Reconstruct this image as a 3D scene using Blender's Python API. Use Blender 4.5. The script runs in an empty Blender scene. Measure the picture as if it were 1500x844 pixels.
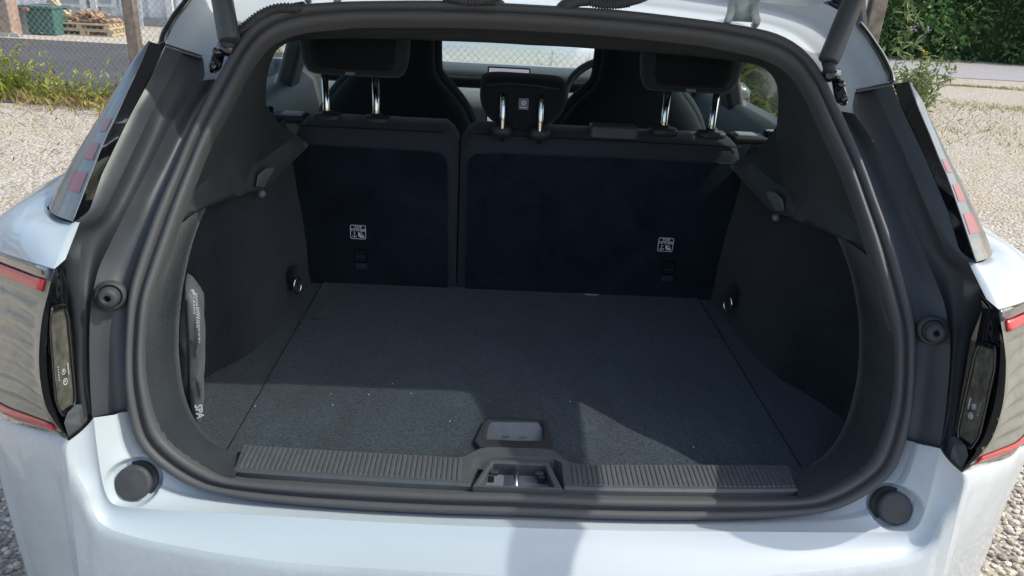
import bpy, bmesh, math, random
from mathutils import Vector, Matrix
random.seed(7)
R = math.radians
SC = bpy.context.scene
COL = SC.collection

# ------------------------------------------------------------------ camera
CX, CY, CZ = -0.0558, -0.8141, 1.4268
PITCH, YAW, ROLL = R(22.790), R(2.033), R(3.235)
FPX = 1091.0                                    # focal length in photo pixels (photo 1500 x 844)
_f = Vector((math.sin(YAW)*math.cos(PITCH), math.cos(YAW)*math.cos(PITCH), -math.sin(PITCH)))
_r = Vector((math.cos(YAW), -math.sin(YAW), 0)); _u = _r.cross(_f)
_r2 = _r*math.cos(ROLL)+_u*math.sin(ROLL); _u2 = -_r*math.sin(ROLL)+_u*math.cos(ROLL)
CAMP = Vector((CX, CY, CZ))
cam = bpy.data.cameras.new('camera'); camo = bpy.data.objects.new('camera', cam); COL.objects.link(camo)
m = Matrix((_r2, _u2, -_f)).transposed().to_4x4(); m.translation = CAMP; camo.matrix_world = m
cam.sensor_width = 36; cam.lens = 36*FPX/1500; cam.clip_end = 500; cam.clip_start = 0.02
SC.camera = camo
# ------------------------------------------------------------------ sky, sun, exposure
SUN = Vector((0.88, -0.035, 1.0)).normalized()   # direction towards the sun
w = bpy.data.worlds.new('World'); SC.world = w; w.use_nodes = True
nt = w.node_tree; bg = nt.nodes['Background']
sky = nt.nodes.new('ShaderNodeTexSky'); sky.sky_type = 'NISHITA'; sky.sun_disc = False
sky.sun_elevation = math.asin(SUN.z); sky.sun_rotation = math.atan2(SUN.x, SUN.y)
sky.air_density = 1.0; sky.dust_density = 3.0; sky.ozone_density = 1.0
nt.links.new(sky.outputs[0], bg.inputs[0]); bg.inputs[1].default_value = 0.15
sl = bpy.data.lights.new('sun', 'SUN'); sl.energy = 2.0; sl.angle = R(0.5); sl.color = (1, 0.95, 0.87)
so = bpy.data.objects.new('sun', sl); COL.objects.link(so)
so.rotation_euler = SUN.to_track_quat('Z', 'Y').to_euler(); so.location = (3, -2, 6)
SC.view_settings.view_transform = 'Standard'; SC.view_settings.look = 'None'
SC.view_settings.exposure = 0.84; SC.view_settings.gamma = 1

# ------------------------------------------------------------------ helpers
def ray(px, py):
    return (_f*FPX + _r2*(px-750) - _u2*(py-422)).normalized()
def atY(px, py, Y):
    d = ray(px, py); return CAMP + d*((Y-CY)/d.y)
def atZ(px, py, Z):
    d = ray(px, py); return CAMP + d*((Z-CZ)/d.z)
def atX(px, py, X):
    d = ray(px, py); return CAMP + d*((X-CX)/d.x)
PROF = [(0.3, -0.02), (0.74, -0.005), (0.76, 0.0), (0.9, 0.04), (1.0, 0.085), (1.1, 0.17), (1.2, 0.28), (1.3, 0.39), (1.4, 0.50), (1.6, 0.72)]
def prof(z):
    for (a, ya), (b, yb) in zip(PROF, PROF[1:]):
        if z <= b: return ya+(yb-ya)*(z-a)/(b-a)
    return PROF[-1][1]
def atP(px, py, off=0.0):
    "where the sight line meets the leaning plane of the boot opening (moved by off along the car)"
    d = ray(px, py); lo, hi = 0.3, 3.0
    for _ in range(50):
        t = (lo+hi)/2; p = CAMP+d*t
        if p.y < prof(p.z)+off: lo = t
        else: hi = t
    return CAMP+d*hi
def Ps(pts, off=0.0):
    out = []
    for q in pts:
        out.append(atP(q[0], q[1], q[2] if len(q) > 2 else off))
    return out
def Ys(pts, Y=0.0):
    return [atY(q[0], q[1], q[2] if len(q) > 2 else Y) for q in pts]

def resample(pts, n, smooth=True):
    pts = [Vector(p) for p in pts]
    if smooth and len(pts) > 2:
        fine = []
        for i in range(len(pts)-1):
            p1, p2 = pts[i], pts[i+1]
            p0 = pts[i-1] if i else p1*2-p2
            p3 = pts[i+2] if i+2 < len(pts) else p2*2-p1
            for k in range(8):
                t = k/8
                fine.append(0.5*((2*p1)+(p2-p0)*t+(2*p0-5*p1+4*p2-p3)*t*t+(3*p1-p0-3*p2+p3)*t**3))
        fine.append(pts[-1]); pts = fine
    L = [0.0]
    for a, b in zip(pts, pts[1:]): L.append(L[-1]+(b-a).length)
    out = []; j = 0
    for i in range(n):
        s = L[-1]*i/(n-1)
        while j < len(L)-2 and L[j+1] < s: j += 1
        seg = L[j+1]-L[j]
        out.append(pts[j].lerp(pts[j+1], 0 if seg < 1e-9 else (s-L[j])/seg))
    return out
mir = lambda p: Vector((-p[0], p[1], p[2]))

def prop(o, **k):
    for a, b in k.items():
        if b: o[a] = b
def empty(name, loc=(0, 0, 0), label=None, category=None, group=None, kind=None, parent=None):
    o = bpy.data.objects.new(name, None); COL.objects.link(o); o.location = loc
    o.empty_display_size = 0.1
    prop(o, label=label, category=category, group=group, kind=kind)
    if parent: o.parent = parent
    return o
def mesh(name, verts, faces, mat, parent=None, smooth=True, solid=0, bevel=0, sub=0, seg=2, label=None, kind=None, angle=None):
    me = bpy.data.meshes.new(name)
    me.from_pydata([tuple(v) for v in verts], [], faces); me.update()
    bm = bmesh.new(); bm.from_mesh(me); bmesh.ops.recalc_face_normals(bm, faces=bm.faces)
    bm.to_mesh(me); bm.free()
    o = bpy.data.objects.new(name, me); COL.objects.link(o)
    if mat: me.materials.append(mat)
    if parent:
        o.parent = parent
        off = parent_loc(parent)
        if off.length > 1e-9: me.transform(Matrix.Translation(-off))
    me.polygons.foreach_set('use_smooth', [smooth]*len(me.polygons))
    if solid:
        s = o.modifiers.new('s', 'SOLIDIFY'); s.thickness = abs(solid); s.offset = -1 if solid > 0 else 0
    if bevel:
        b = o.modifiers.new('b', 'BEVEL'); b.width = bevel; b.segments = seg; b.limit_method = 'ANGLE'; b.angle_limit = R(35)
        b.harden_normals = False
    if sub:
        s = o.modifiers.new('u', 'SUBSURF'); s.levels = sub; s.render_levels = sub
    if angle: me.set_sharp_from_angle(angle=R(angle))
    prop(o, label=label, kind=kind)
    return o
def parent_loc(p):
    v = Vector((0, 0, 0))
    while p: v = v+p.location; p = p.parent
    return v
class MB:
    def __init__(s): s.v = []; s.f = []
    def add(s, v, f):
        k = len(s.v); s.v += [Vector(x) for x in v]; s.f += [tuple(i+k for i in q) for q in f]; return s
    def box(s, c, d, rot=None):
        c = Vector(c); h = [x/2 for x in d]; vs = []
        for z in (-1, 1):
            for y in (-1, 1):
                for x in (-1, 1):
                    p = Vector((x*h[0], y*h[1], z*h[2]))
                    vs.append(c+(rot @ p if rot else p))
        return s.add(vs, [(0, 2, 3, 1), (4, 5, 7, 6), (0, 1, 5, 4), (2, 6, 7, 3), (0, 4, 6, 2), (1, 3, 7, 5)])
    def tube(s, pts, r, n=10, cap=True):
        pts = [Vector(p) for p in pts]; rs = r if isinstance(r, (list, tuple)) else [r]*len(pts)
        ref = None; rings = []
        for i, p in enumerate(pts):
            t = (pts[min(i+1, len(pts)-1)]-pts[max(i-1, 0)]).normalized()
            if ref is None: ref = t.orthogonal().normalized()
            a = (ref-t*ref.dot(t)).normalized(); b = t.cross(a); ref = a
            rings.append([p+(a*math.cos(2*math.pi*k/n)+b*math.sin(2*math.pi*k/n))*rs[i] for k in range(n)])
        vs = [q for g in rings for q in g]; fs = []
        for i in range(len(pts)-1):
            for k in range(n):
                fs.append((i*n+k, i*n+(k+1) % n, (i+1)*n+(k+1) % n, (i+1)*n+k))
        if cap: fs += [tuple(range(n))[::-1], tuple(range((len(pts)-1)*n, len(pts)*n))]
        return s.add(vs, fs)
    def lathe(s, c, axis, prof_, n=32):
        "prof_: list of (radius, height along axis)"
        axis = Vector(axis).normalized(); a = axis.orthogonal().normalized(); b = axis.cross(a); c = Vector(c); vs = []; fs = []
        for (r, h) in prof_:
            for k in range(n):
                th = 2*math.pi*k/n
                vs.append(c+axis*h+(a*math.cos(th)+b*math.sin(th))*r)
        for i in range(len(prof_)-1):
            for k in range(n):
                fs.append((i*n+k, i*n+(k+1) % n, (i+1)*n+(k+1) % n, (i+1)*n+k))
        if prof_[-1][0] > 1e-5: fs.append(tuple(range((len(prof_)-1)*n, len(prof_)*n)))
        return s.add(vs, fs)
    def loft(s, curves, closed=False):
        n = len(curves[0]); vs = [q for c in curves for q in c]; fs = []
        for i in range(len(curves)-1):
            for k in range(n if closed else n-1):
                a = i*n+k; b = i*n+(k+1) % n
                fs.append((a, b, b+n, a+n))
        return s.add(vs, fs)
    def mirror(s):
        k = len(s.v); s.v += [mir(p) for p in s.v]; s.f += [tuple(i+k for i in q)[::-1] for q in s.f]; return s
    def prism(s, pts, d):
        "polygon pts (3D) extruded by vector d"
        n = len(pts); d = Vector(d)
        return s.add([Vector(p) for p in pts]+[Vector(p)+d for p in pts],
                     [tuple(range(n))[::-1], tuple(range(n, 2*n))]+[(i, (i+1) % n, n+(i+1) % n, n+i) for i in range(n)])
    def obj(s, name, mat, parent=None, **k): return mesh(name, s.v, s.f, mat, parent, **k)
def both(fn):
    "build the left piece and its mirror image on the right"
    return [fn(lambda p: Vector(p)), fn(mir)]
def curves_mir(curves, fx): return [[fx(p) for p in c] for c in curves]
def loft_obj(name, curves, n, mat, parent, mids=None, fx=None, smooth=True, smoothc=True, solid=0, **k):
    cs = [resample(c, n, smooth) for c in curves]
    if fx: cs = curves_mir(cs, fx)
    return MB().loft(cs).obj(name, mat, parent, solid=solid, smooth=smoothc, **k)
def rrect(w_, h_, r, n=5):
    out = []
    for (sx, sy, a0) in ((1, 1, 0), (-1, 1, 90), (-1, -1, 180), (1, -1, 270)):
        for k in range(n+1):
            a = R(a0+90*k/n); out.append((sx*(w_/2-r)+r*math.cos(a), sy*(h_/2-r)+r*math.sin(a)))
    return out
def text_geo(body, size, extrude=0.0003):
    c = bpy.data.curves.new('t', 'FONT'); c.body = body; c.size = size; c.extrude = extrude; c.align_x = 'CENTER'; c.align_y = 'CENTER'; c.resolution_u = 2; c.offset = size*.02
    o = bpy.data.objects.new('t', c); COL.objects.link(o)
    dg = bpy.context.evaluated_depsgraph_get(); me = bpy.data.meshes.new_from_object(o.evaluated_get(dg))
    v = [tuple(x.co) for x in me.vertices]; f = [tuple(p.vertices) for p in me.polygons]
    bpy.data.objects.remove(o); bpy.data.curves.remove(c); bpy.data.meshes.remove(me)
    return v, f
def place(v, o, ax, ay, az):
    return [o+ax*p[0]+ay*p[1]+az*p[2] for p in v]

# ------------------------------------------------------------------ materials
def mat(name, col, rough=0.5, metal=0.0, coat=0.0, spec=0.5, noise=None, bump=None, sheen=0, patch=None):
    """noise=(scale, amount) varies the colour; bump=(scale, strength, distance)"""
    M = bpy.data.materials.new(name); M.use_nodes = True; t = M.node_tree; b = t.nodes['Principled BSDF']
    b.inputs['Base Color'].default_value = (*col, 1); b.inputs['Roughness'].default_value = rough
    b.inputs['Metallic'].default_value = metal; b.inputs['Coat Weight'].default_value = coat; b.inputs['Coat Roughness'].default_value = 0.04
    b.inputs['Specular IOR Level'].default_value = spec
    if sheen: b.inputs['Sheen Weight'].default_value = sheen; b.inputs['Sheen Roughness'].default_value = 0.5
    tc = t.nodes.new('ShaderNodeTexCoord')
    if noise:
        n = t.nodes.new('ShaderNodeTexNoise'); n.inputs['Scale'].default_value = noise[0]; n.inputs['Detail'].default_value = 6; n.inputs['Roughness'].default_value = 0.65
        t.links.new(tc.outputs['Object'], n.inputs['Vector'])
        r = t.nodes.new('ShaderNodeValToRGB'); a = noise[1]
        c2 = noise[2] if len(noise) > 2 else tuple(min(1, x*(1+a)) for x in col)
        r.color_ramp.elements[0].position = 0.33; r.color_ramp.elements[1].position = 0.68
        r.color_ramp.elements[0].color = (*[x*(1-a) for x in col], 1); r.color_ramp.elements[1].color = (*c2, 1)
        t.links.new(n.outputs['Fac'], r.inputs[0]); t.links.new(r.outputs[0], b.inputs['Base Color'])
        if patch:                                              # brushed, worn areas of their own shape
            n2 = t.nodes.new('ShaderNodeTexNoise'); n2.inputs['Scale'].default_value = patch[0]; n2.inputs['Detail'].default_value = 4; n2.inputs['Distortion'].default_value = 1.2
            mp = t.nodes.new('ShaderNodeMapping'); mp.inputs['Scale'].default_value = (1, .5, 1); t.links.new(tc.outputs['Object'], mp.inputs[0]); t.links.new(mp.outputs[0], n2.inputs['Vector'])
            r2 = t.nodes.new('ShaderNodeMapRange'); r2.inputs[1].default_value = .35; r2.inputs[2].default_value = .68; r2.inputs[3].default_value = 1-patch[1]; r2.inputs[4].default_value = 1+patch[1]
            mm = t.nodes.new('ShaderNodeMix'); mm.data_type = 'RGBA'; mm.blend_type = 'MULTIPLY'; mm.inputs['Factor'].default_value = 1
            t.links.new(n2.outputs['Fac'], r2.inputs[0]); t.links.new(r.outputs[0], mm.inputs['A']); t.links.new(r2.outputs[0], mm.inputs['B']); t.links.new(mm.outputs['Result'], b.inputs['Base Color'])
    if bump:
        n = t.nodes.new('ShaderNodeTexNoise'); n.inputs['Scale'].default_value = bump[0]; n.inputs['Detail'].default_value = 5
        t.links.new(tc.outputs['Object'], n.inputs['Vector'])
        q = t.nodes.new('ShaderNodeBump'); q.inputs['Strength'].default_value = bump[1]; q.inputs['Distance'].default_value = bump[2]
        t.links.new(n.outputs['Fac'], q.inputs['Height']); t.links.new(q.outputs[0], b.inputs['Normal'])
    return M
def glass(name, tint, refl=1.0):
    M = bpy.data.materials.new(name); M.use_nodes = True; t = M.node_tree; t.nodes.clear()
    o = t.nodes.new('ShaderNodeOutputMaterial'); mx = t.nodes.new('ShaderNodeMixShader'); fr = t.nodes.new('ShaderNodeFresnel')
    tr = t.nodes.new('ShaderNodeBsdfTransparent'); gl = t.nodes.new('ShaderNodeBsdfGlossy')
    tr.inputs[0].default_value = (*tint, 1); gl.inputs['Roughness'].default_value = 0.02; gl.inputs[0].default_value = (refl, refl, refl, 1); fr.inputs[0].default_value = 1.45
    ge = t.nodes.new('ShaderNodeNewGeometry'); mr = t.nodes.new('ShaderNodeMapRange'); mr.inputs[3].default_value = 1.45; mr.inputs[4].default_value = 1/1.45   # same air-to-glass reflection on both faces of a pane
    t.links.new(ge.outputs['Backfacing'], mr.inputs[0]); t.links.new(mr.outputs[0], fr.inputs[0])
    t.links.new(fr.outputs[0], mx.inputs[0]); t.links.new(tr.outputs[0], mx.inputs[1]); t.links.new(gl.outputs[0], mx.inputs[2]); t.links.new(mx.outputs[0], o.inputs[0])
    return M
paint = mat('pale_blue_paint', (0.495, 0.55, 0.58), 0.42, coat=0.6, noise=(3, 0.02))
dusty_paint = mat('dusty_bumper_paint', (0.485, 0.535, 0.555), 0.45, coat=0.5, noise=(110, 0.05), patch=(4, .06))
paint_in = mat('pale_blue_paint_inner', (0.495, 0.55, 0.58), 0.4, coat=0.4, noise=(5, 0.02))
seal_m = mat('rubber_seal', (0.082, 0.082, 0.085), 0.55, spec=0.4, bump=(60, 0.06, 0.002))
black_gloss = mat('gloss_black', (0.006, 0.006, 0.009), 0.04, coat=1)
black_mat = mat('matte_black_plastic', (0.030, 0.032, 0.036), 0.55, noise=(40, 0.1), bump=(900, 0.08, 0.0004))
gutter_m = mat('satin_black_plastic', (0.055, 0.060, 0.068), 0.36, noise=(14, 0.12), bump=(700, 0.05, 0.0004))
grey_pl = mat('charcoal_plastic', (0.072, 0.078, 0.085), 0.5, noise=(60, 0.1), bump=(800, 0.15, 0.0005))
trim_m = mat('grained_dark_trim', (0.058, 0.064, 0.067), 0.55, noise=(30, 0.12), bump=(700, 0.2, 0.0006))
tray_m = mat('grey_plastic', (0.16, 0.175, 0.20), 0.45, noise=(60, 0.08), bump=(800, 0.1, 0.0004))
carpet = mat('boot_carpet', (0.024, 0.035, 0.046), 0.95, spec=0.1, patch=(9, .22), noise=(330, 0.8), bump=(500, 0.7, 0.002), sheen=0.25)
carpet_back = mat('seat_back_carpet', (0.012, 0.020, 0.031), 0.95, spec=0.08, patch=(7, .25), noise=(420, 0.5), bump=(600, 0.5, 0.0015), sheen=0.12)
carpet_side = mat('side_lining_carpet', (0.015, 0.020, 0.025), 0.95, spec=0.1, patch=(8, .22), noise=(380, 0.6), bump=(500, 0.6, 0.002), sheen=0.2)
fabric = mat('dark_seat_fabric', (0.033, 0.039, 0.049), 0.85, spec=0.2, noise=(300, 0.25), bump=(700, 0.3, 0.0008), sheen=0.15)
fabric_dk = mat('black_seat_fabric', (0.010, 0.013, 0.017), 0.85, spec=0.2, noise=(300, 0.25), bump=(700, 0.3, 0.0008), sheen=0.1)
fabric_bl = mat('blue_grey_seat_fabric', (0.025, 0.035, 0.046), 0.8, spec=0.2, noise=(300, 0.2), bump=(700, 0.3, 0.0008), sheen=0.15)
fabric_fs = mat('front_seat_fabric', (0.015, 0.021, 0.028), 0.8, spec=.2, noise=(300, .2), sheen=.15)
chrome = mat('chrome', (0.8, 0.78, 0.74), 0.08, metal=1)
steel = mat('bare_steel', (0.55, 0.56, 0.58), 0.25, metal=1)
rubber = mat('rubber', (0.050, 0.053, 0.057), 0.6, noise=(50, 0.15), bump=(300, 0.08, 0.0006))
white_ink = mat('white_print', (0.75, 0.77, 0.8), 0.6)
lens_m = mat('grey_reflector', (0.118, 0.128, 0.105), 0.35, coat=0.5, metal=0.0, noise=(22, 0.3))
lens_up = mat('upper_lamp_lens', (0.105, 0.120, 0.112), 0.35, coat=0.4, noise=(12, 0.3))
red_m = mat('red_lens', (0.55, 0.018, 0.022), 0.3, coat=.3)
red_soft = mat('red_segment', (0.27, 0.045, 0.05), 0.4, coat=0.3)
smoke_m = mat('smoked_lens', (0.12, 0.115, 0.095), 0.35, coat=.5, noise=(60, 0.5))  # brown-grey mottle paints in the reflections seen in the lamp window
bag_m = mat('bag_nylon', (0.095, 0.10, 0.105), 0.55, noise=(25, 0.2), bump=(40, 0.25, 0.006), sheen=0.1)
glass_clear = glass('windscreen_glass', (0.86, 0.92, 0.90))
glass_side = glass('side_glass', (0.78, 0.84, 0.81), 0.7)
glass_rear = glass('tinted_rear_glass', (0.86, 0.90, 0.89))
dash_m = mat('dash_panel', (0.34, 0.38, 0.39), 0.5, noise=(30, 0.08))
screen_m = mat('screen_glow', (0.20, 0.19, 0.22), 0.3)
_b = screen_m.node_tree.nodes['Principled BSDF']; _b.inputs['Emission Color'].default_value = (.80, .74, .95, 1); _b.inputs['Emission Strength'].default_value = 0.22

# ================================================================== THE CAR
car = empty('parked_car', (0, 0.6, 0), 'pale blue hatchback with its tailgate raised and its empty boot facing the camera', 'car')

# ---- the weather seal round the boot opening (traced on the left half, mirrored)
SEAL_O = [(753, 755), (640, 752), (520, 746), (400, 736), (320, 724), (280, 712), (240, 688), (205, 654), (191, 617), (184, 575), (182, 533), (184, 480), (188, 440),
          (196, 403), (216, 344), (235, 296), (256, 248), (275, 203), (301, 149), (328, 99), (342, 74), (357, 52), (379, 32), (403, 19), (433, 11), (480, 7), (537, 5), (643, 4), (720, 7), (778, 10)]
SEAL_I = [(753, 722), (640, 719), (520, 713), (430, 708), (345, 701), (310, 690), (270, 666), (240, 638), (226, 606), (216, 562), (213, 530), (214, 490), (220, 443),
          (233, 404), (250, 355), (268, 305), (288, 253), (309, 203), (336, 154), (360, 107), (372, 87), (387, 67), (403, 54), (424, 45), (450, 39), (490, 35), (537, 32), (643, 32), (720, 34), (778, 37)]
SO = resample(Ps(SEAL_O), 110); SI = resample(Ps(SEAL_I, 0.006), 110)
SO[0].x = SI[0].x = SO[-1].x = SI[-1].x = 0
def full(c): return c+[mir(p) for p in reversed(c[1:-1])]
FO, FI = full(SO), full(SI); NS = len(FO)
sec = [(-0.02, -0.012), (0.0, 0.002), (0.06, 0.008), (0.16, 0.0125), (0.30, 0.0130), (0.40, 0.0105), (0.46, 0.004), (0.50, 0.0015), (0.55, 0.004), (0.61, 0.0085), (0.72, 0.0115), (0.84, 0.0115), (0.94, 0.008), (1.0, 0.001), (1.02, -0.014)]
rings = [[] for _ in sec]
for i in range(NS):
    t = FO[(i+1) % NS]-FO[i-1]; wv = FI[i]-FO[i]; n_ = t.cross(wv).normalized()
    if n_.dot(CAMP-FO[i]) < 0: n_ = -n_
    for k, (a, h) in enumerate(sec): rings[k].append(FO[i]+wv*a+n_*h)
MB().loft(rings, closed=True).obj('boot_seal', seal_m, car)

# ---- painted body between the seal and the bumper ledge, with the two buffer recesses
KINK = [(753, 773, -.032), (640, 769, -.032), (537, 764, -.032), (400, 756, -.032), (293, 750, -.032), (213, 745, -.032), (178, 742, -.032), (162, 735, -.032), (153, 717, -.033), (147, 690, -.034), (142, 655, -.036), (137, 612, -.038)]
PEG = atP(196, 707, -0.012)
def circ_ins(a, b, k): return [p.lerp(q, k) for p, q in zip(a, b)]
lo_o = resample(Ps([(753, 755), (640, 752), (520, 746), (400, 736), (320, 724), (280, 712), (240, 688), (205, 654), (191, 617), (187, 605)], 0.006), 320)
lo_k = resample([atP(*q) for q in KINK], 120); lo_k2 = resample([atP(*q) for q in KINK], 320)
lo_o[0].x = lo_k[0].x = lo_k2[0].x = 0
peg_ax = Vector((0.10, -0.86, 0.42)).normalized()
def upright(fx):
    cs = []
    for j in range(65):
        k = j/64; row = []
        for a, b in zip(lo_o, lo_k2):
            p = a.lerp(b, k)
            step = 0.006*(1-max(0, min(1, (k-0.30)/0.10)))           # small step beside the seal
            p = p+Vector((0, step, -step*0.2))
            d = p-PEG; rad = (d-peg_ax*d.dot(peg_ax)).length
            if rad < 0.0325:
                s = max(0, min(1, (0.0325-rad)/0.004)); s = s*s*(3-2*s)*min(1, (1-k)*6)
                p = p-peg_ax*0.013*s
            row.append(p)
        cs.append(row)
    cs = curves_mir(cs, fx)
    return MB().loft(cs).obj('rear_panel', paint_in, car)
both(upright)
# rubber buffers (pegs)
def pegf(fx):
    mb = MB().lathe(PEG-peg_ax*0.022, peg_ax, [(0.0262, 0.004), (0.0262, 0.0125), (0.0222, 0.0125), (0.0230, 0.016), (0.0228, 0.023), (0.0218, 0.0265), (0.0185, 0.0285), (0.0150, 0.0278), (0.0125, 0.0286), (0.0, 0.0290)], 40)
    mb.v = [fx(p) for p in mb.v]
    return mb.obj('rubber_buffer', rubber, car)
both(pegf)

# ---- bumper ledge and bumper skin
EDGE = [(755, 845, -.092), (617, 836.5, -.090), (457, 827, -.084), (350, 815, -.076), (267, 801, -.066), (200, 787, -.056), (160, 774, -.048), (143, 760, -.043), (134, 742, -.038), (127, 720, -.034), (113, 694, -.029), (105, 672, -.026), (101, 646, -.022)]
ed = resample([atY(*q) for q in EDGE], 120); ed[0].x = 0; lo_k[0].x = 0
def ledge(fx):
    cs = []
    for j in range(11):
        k = j/10; row = []
        for i, (a, b) in enumerate(zip(lo_k, ed)):
            p = a.lerp(b, k); sag = 4*k*(1-k)
            p = p+Vector((0, 0.004*sag, -0.003*sag)); row.append(p)
        cs.append(row)
    return MB().loft(curves_mir(cs, fx)).obj('bumper_ledge', paint, car)
both(ledge)
TLB = [(100, 643, -.022), (80, 637, .0), (53, 630, .03), (16, 619, .085), (-6, 603, .14), (-22, 575, .21)]     # bottom edge of the tail lamp, round the corner
tlb = [atY(*q) for q in TLB]+[Vector((-0.83, 0.33, 0.905)), Vector((-0.862, 0.46, 0.92)), Vector((-0.875, 0.55, 0.92))]
TLBr = resample(tlb, 50)
def bumper(fx):
    top = ed+TLBr[1:]; rows = [top]
    def nrm(i):
        t = top[min(i+3, len(top)-1)]-top[max(i-3, 0)]; t.z = 0
        if t.length < 1e-4: t = Vector((-1, 0.3, 0))
        n = Vector((t.y, -t.x, 0)); n = n if n.y < 0 or n.x < 0 else -n
        return n.normalized()
    ns = []
    for i, p in enumerate(top):
        f = min(1, max(0, (-p.x-0.40)/0.42)); f = f*f*(3-2*f)
        ns.append(Vector((-f, -(1-f)-0.02, 0)).normalized())
    for (dz, out) in ((0.003, 0.003), (0.010, 0.0065), (0.03, 0.010)):
        rows.append([p+n*out-Vector((0, 0, dz)) for p, n in zip(top, ns)])
    for (z, out) in ((0.665, 0.022), (0.60, 0.024), (0.52, 0.020), (0.44, 0.012), (0.36, -0.01), (0.30, -0.05)):
        rows.append([Vector((p.x, p.y, z))+n*out*(1 if n.y < -.8 else .25) for p, n in zip(top, ns)])
    # even out the z of the lower rows so that the corner blends
    return MB().loft(curves_mir(rows, fx)).obj('bumper', dusty_paint, car)
both(bumper)

# ---- lower tail lamps
TLT = [(80, 394, -.030), (60, 389, -.010), (40, 383, .02), (0, 369, .09), (-20, 358, .15), (-34, 345, .21)]
tlt = resample([atY(*q) for q in TLT]+[Vector((-0.80, 0.28, 1.045)), Vector((-0.855, 0.45, 1.03))], 40)
TLI = [(80, 394, -.030), (75, 424, -.036), (69, 460, -.040), (67, 500, -.042), (68, 540, -.042), (74, 585, -.038), (84, 612, -.032), (100, 643, -.022)]
_cv = [atY(*q) for q in TLI]; _fv = resample(_cv, 240)
tli = [min(_fv, key=lambda p: abs(p.z-(_cv[0].z+(_cv[-1].z-_cv[0].z)*j/59))) for j in range(60)]
tlb2 = resample([atY(*q) for q in TLB]+[Vector((-0.83, 0.33, 0.905)), Vector((-0.862, 0.46, 0.92))], 40)
def lampgrid():
    "grid rows from top edge to bottom edge; columns from the inner edge outwards"
    g = []
    for j in range(60):
        k = j/59; row = []
        inner = tli[j]
        for i in range(40):
            base = tlt[i].lerp(tlb2[i], k)
            bi = tlt[0].lerp(tlb2[0], k)
            s = max(0, 1-i/14.0)
            p = base+(inner-bi)*s*s
            bul = 4*k*(1-k)
            p = p+Vector((-0.018*bul*(i/39), -0.014*bul*(1-i/39), 0))
            row.append(p)
        g.append(row)
    return g
LG = lampgrid()
def lamp(fx):
    g = []
    for j, row in enumerate(LG):
        k = j/59; nr = []
        for i, p in enumerate(row):
            q = p.copy()
            if 0.16 < k < 0.86 and i > 1:
                ph = k*30+0.9*math.sin(i*0.22)
                w_ = (ph*0.30) % 1.0; q = q+Vector((0.3, 1, 0))*0.0080*min(1, w_/.75)*(1 if w_ < .75 else (1-w_)/.25)
            nr.append(q)
        g.append(nr)
    o = MB().loft(curves_mir(g, fx)).obj('tail_lamp', lens_m, car)
    # red light bar: along the top, down the outside, along the bottom
    def strip(rows, i0, i1):
        cs = [[LG[j][i]+Vector((0, -0.0035 if i < 30 else 0, 0))+Vector((-0.002, 0, 0))*(i/39) for i in range(i0, i1)] for j in rows]
        return cs
    mb = MB().loft(curves_mir(strip(range(3, 7), 1, 38), fx)); mb.loft(curves_mir(strip(range(52, 56), 1, 38), fx))
    mb.loft(curves_mir(strip(range(8, 54), 31, 34), fx))
    mb.obj('red_light_bar', red_m, o, solid=0.002)
    ed_ = MB().loft(curves_mir([[p+Vector((0, -.0015, 0)) for p in LG[j]] for j in range(0, 4)], fx)); ed_.loft(curves_mir([[p+Vector((0, -.0015, 0)) for p in LG[j]] for j in range(56, 60)], fx))
    ed_.obj('lamp_rim', black_gloss, o, solid=0.002)
    pe = [atP(93, 620, -.055), atP(99, 643, -.045), atP(120, 626, -.034), atP(115, 603, -.034), atP(98, 604, -.05)]
    MB().prism([fx(p) for p in pe], (0, .02, 0)).obj('lamp_end', grey_pl, o, smooth=False, bevel=.002)
    return o
lamps = both(lamp)
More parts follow.
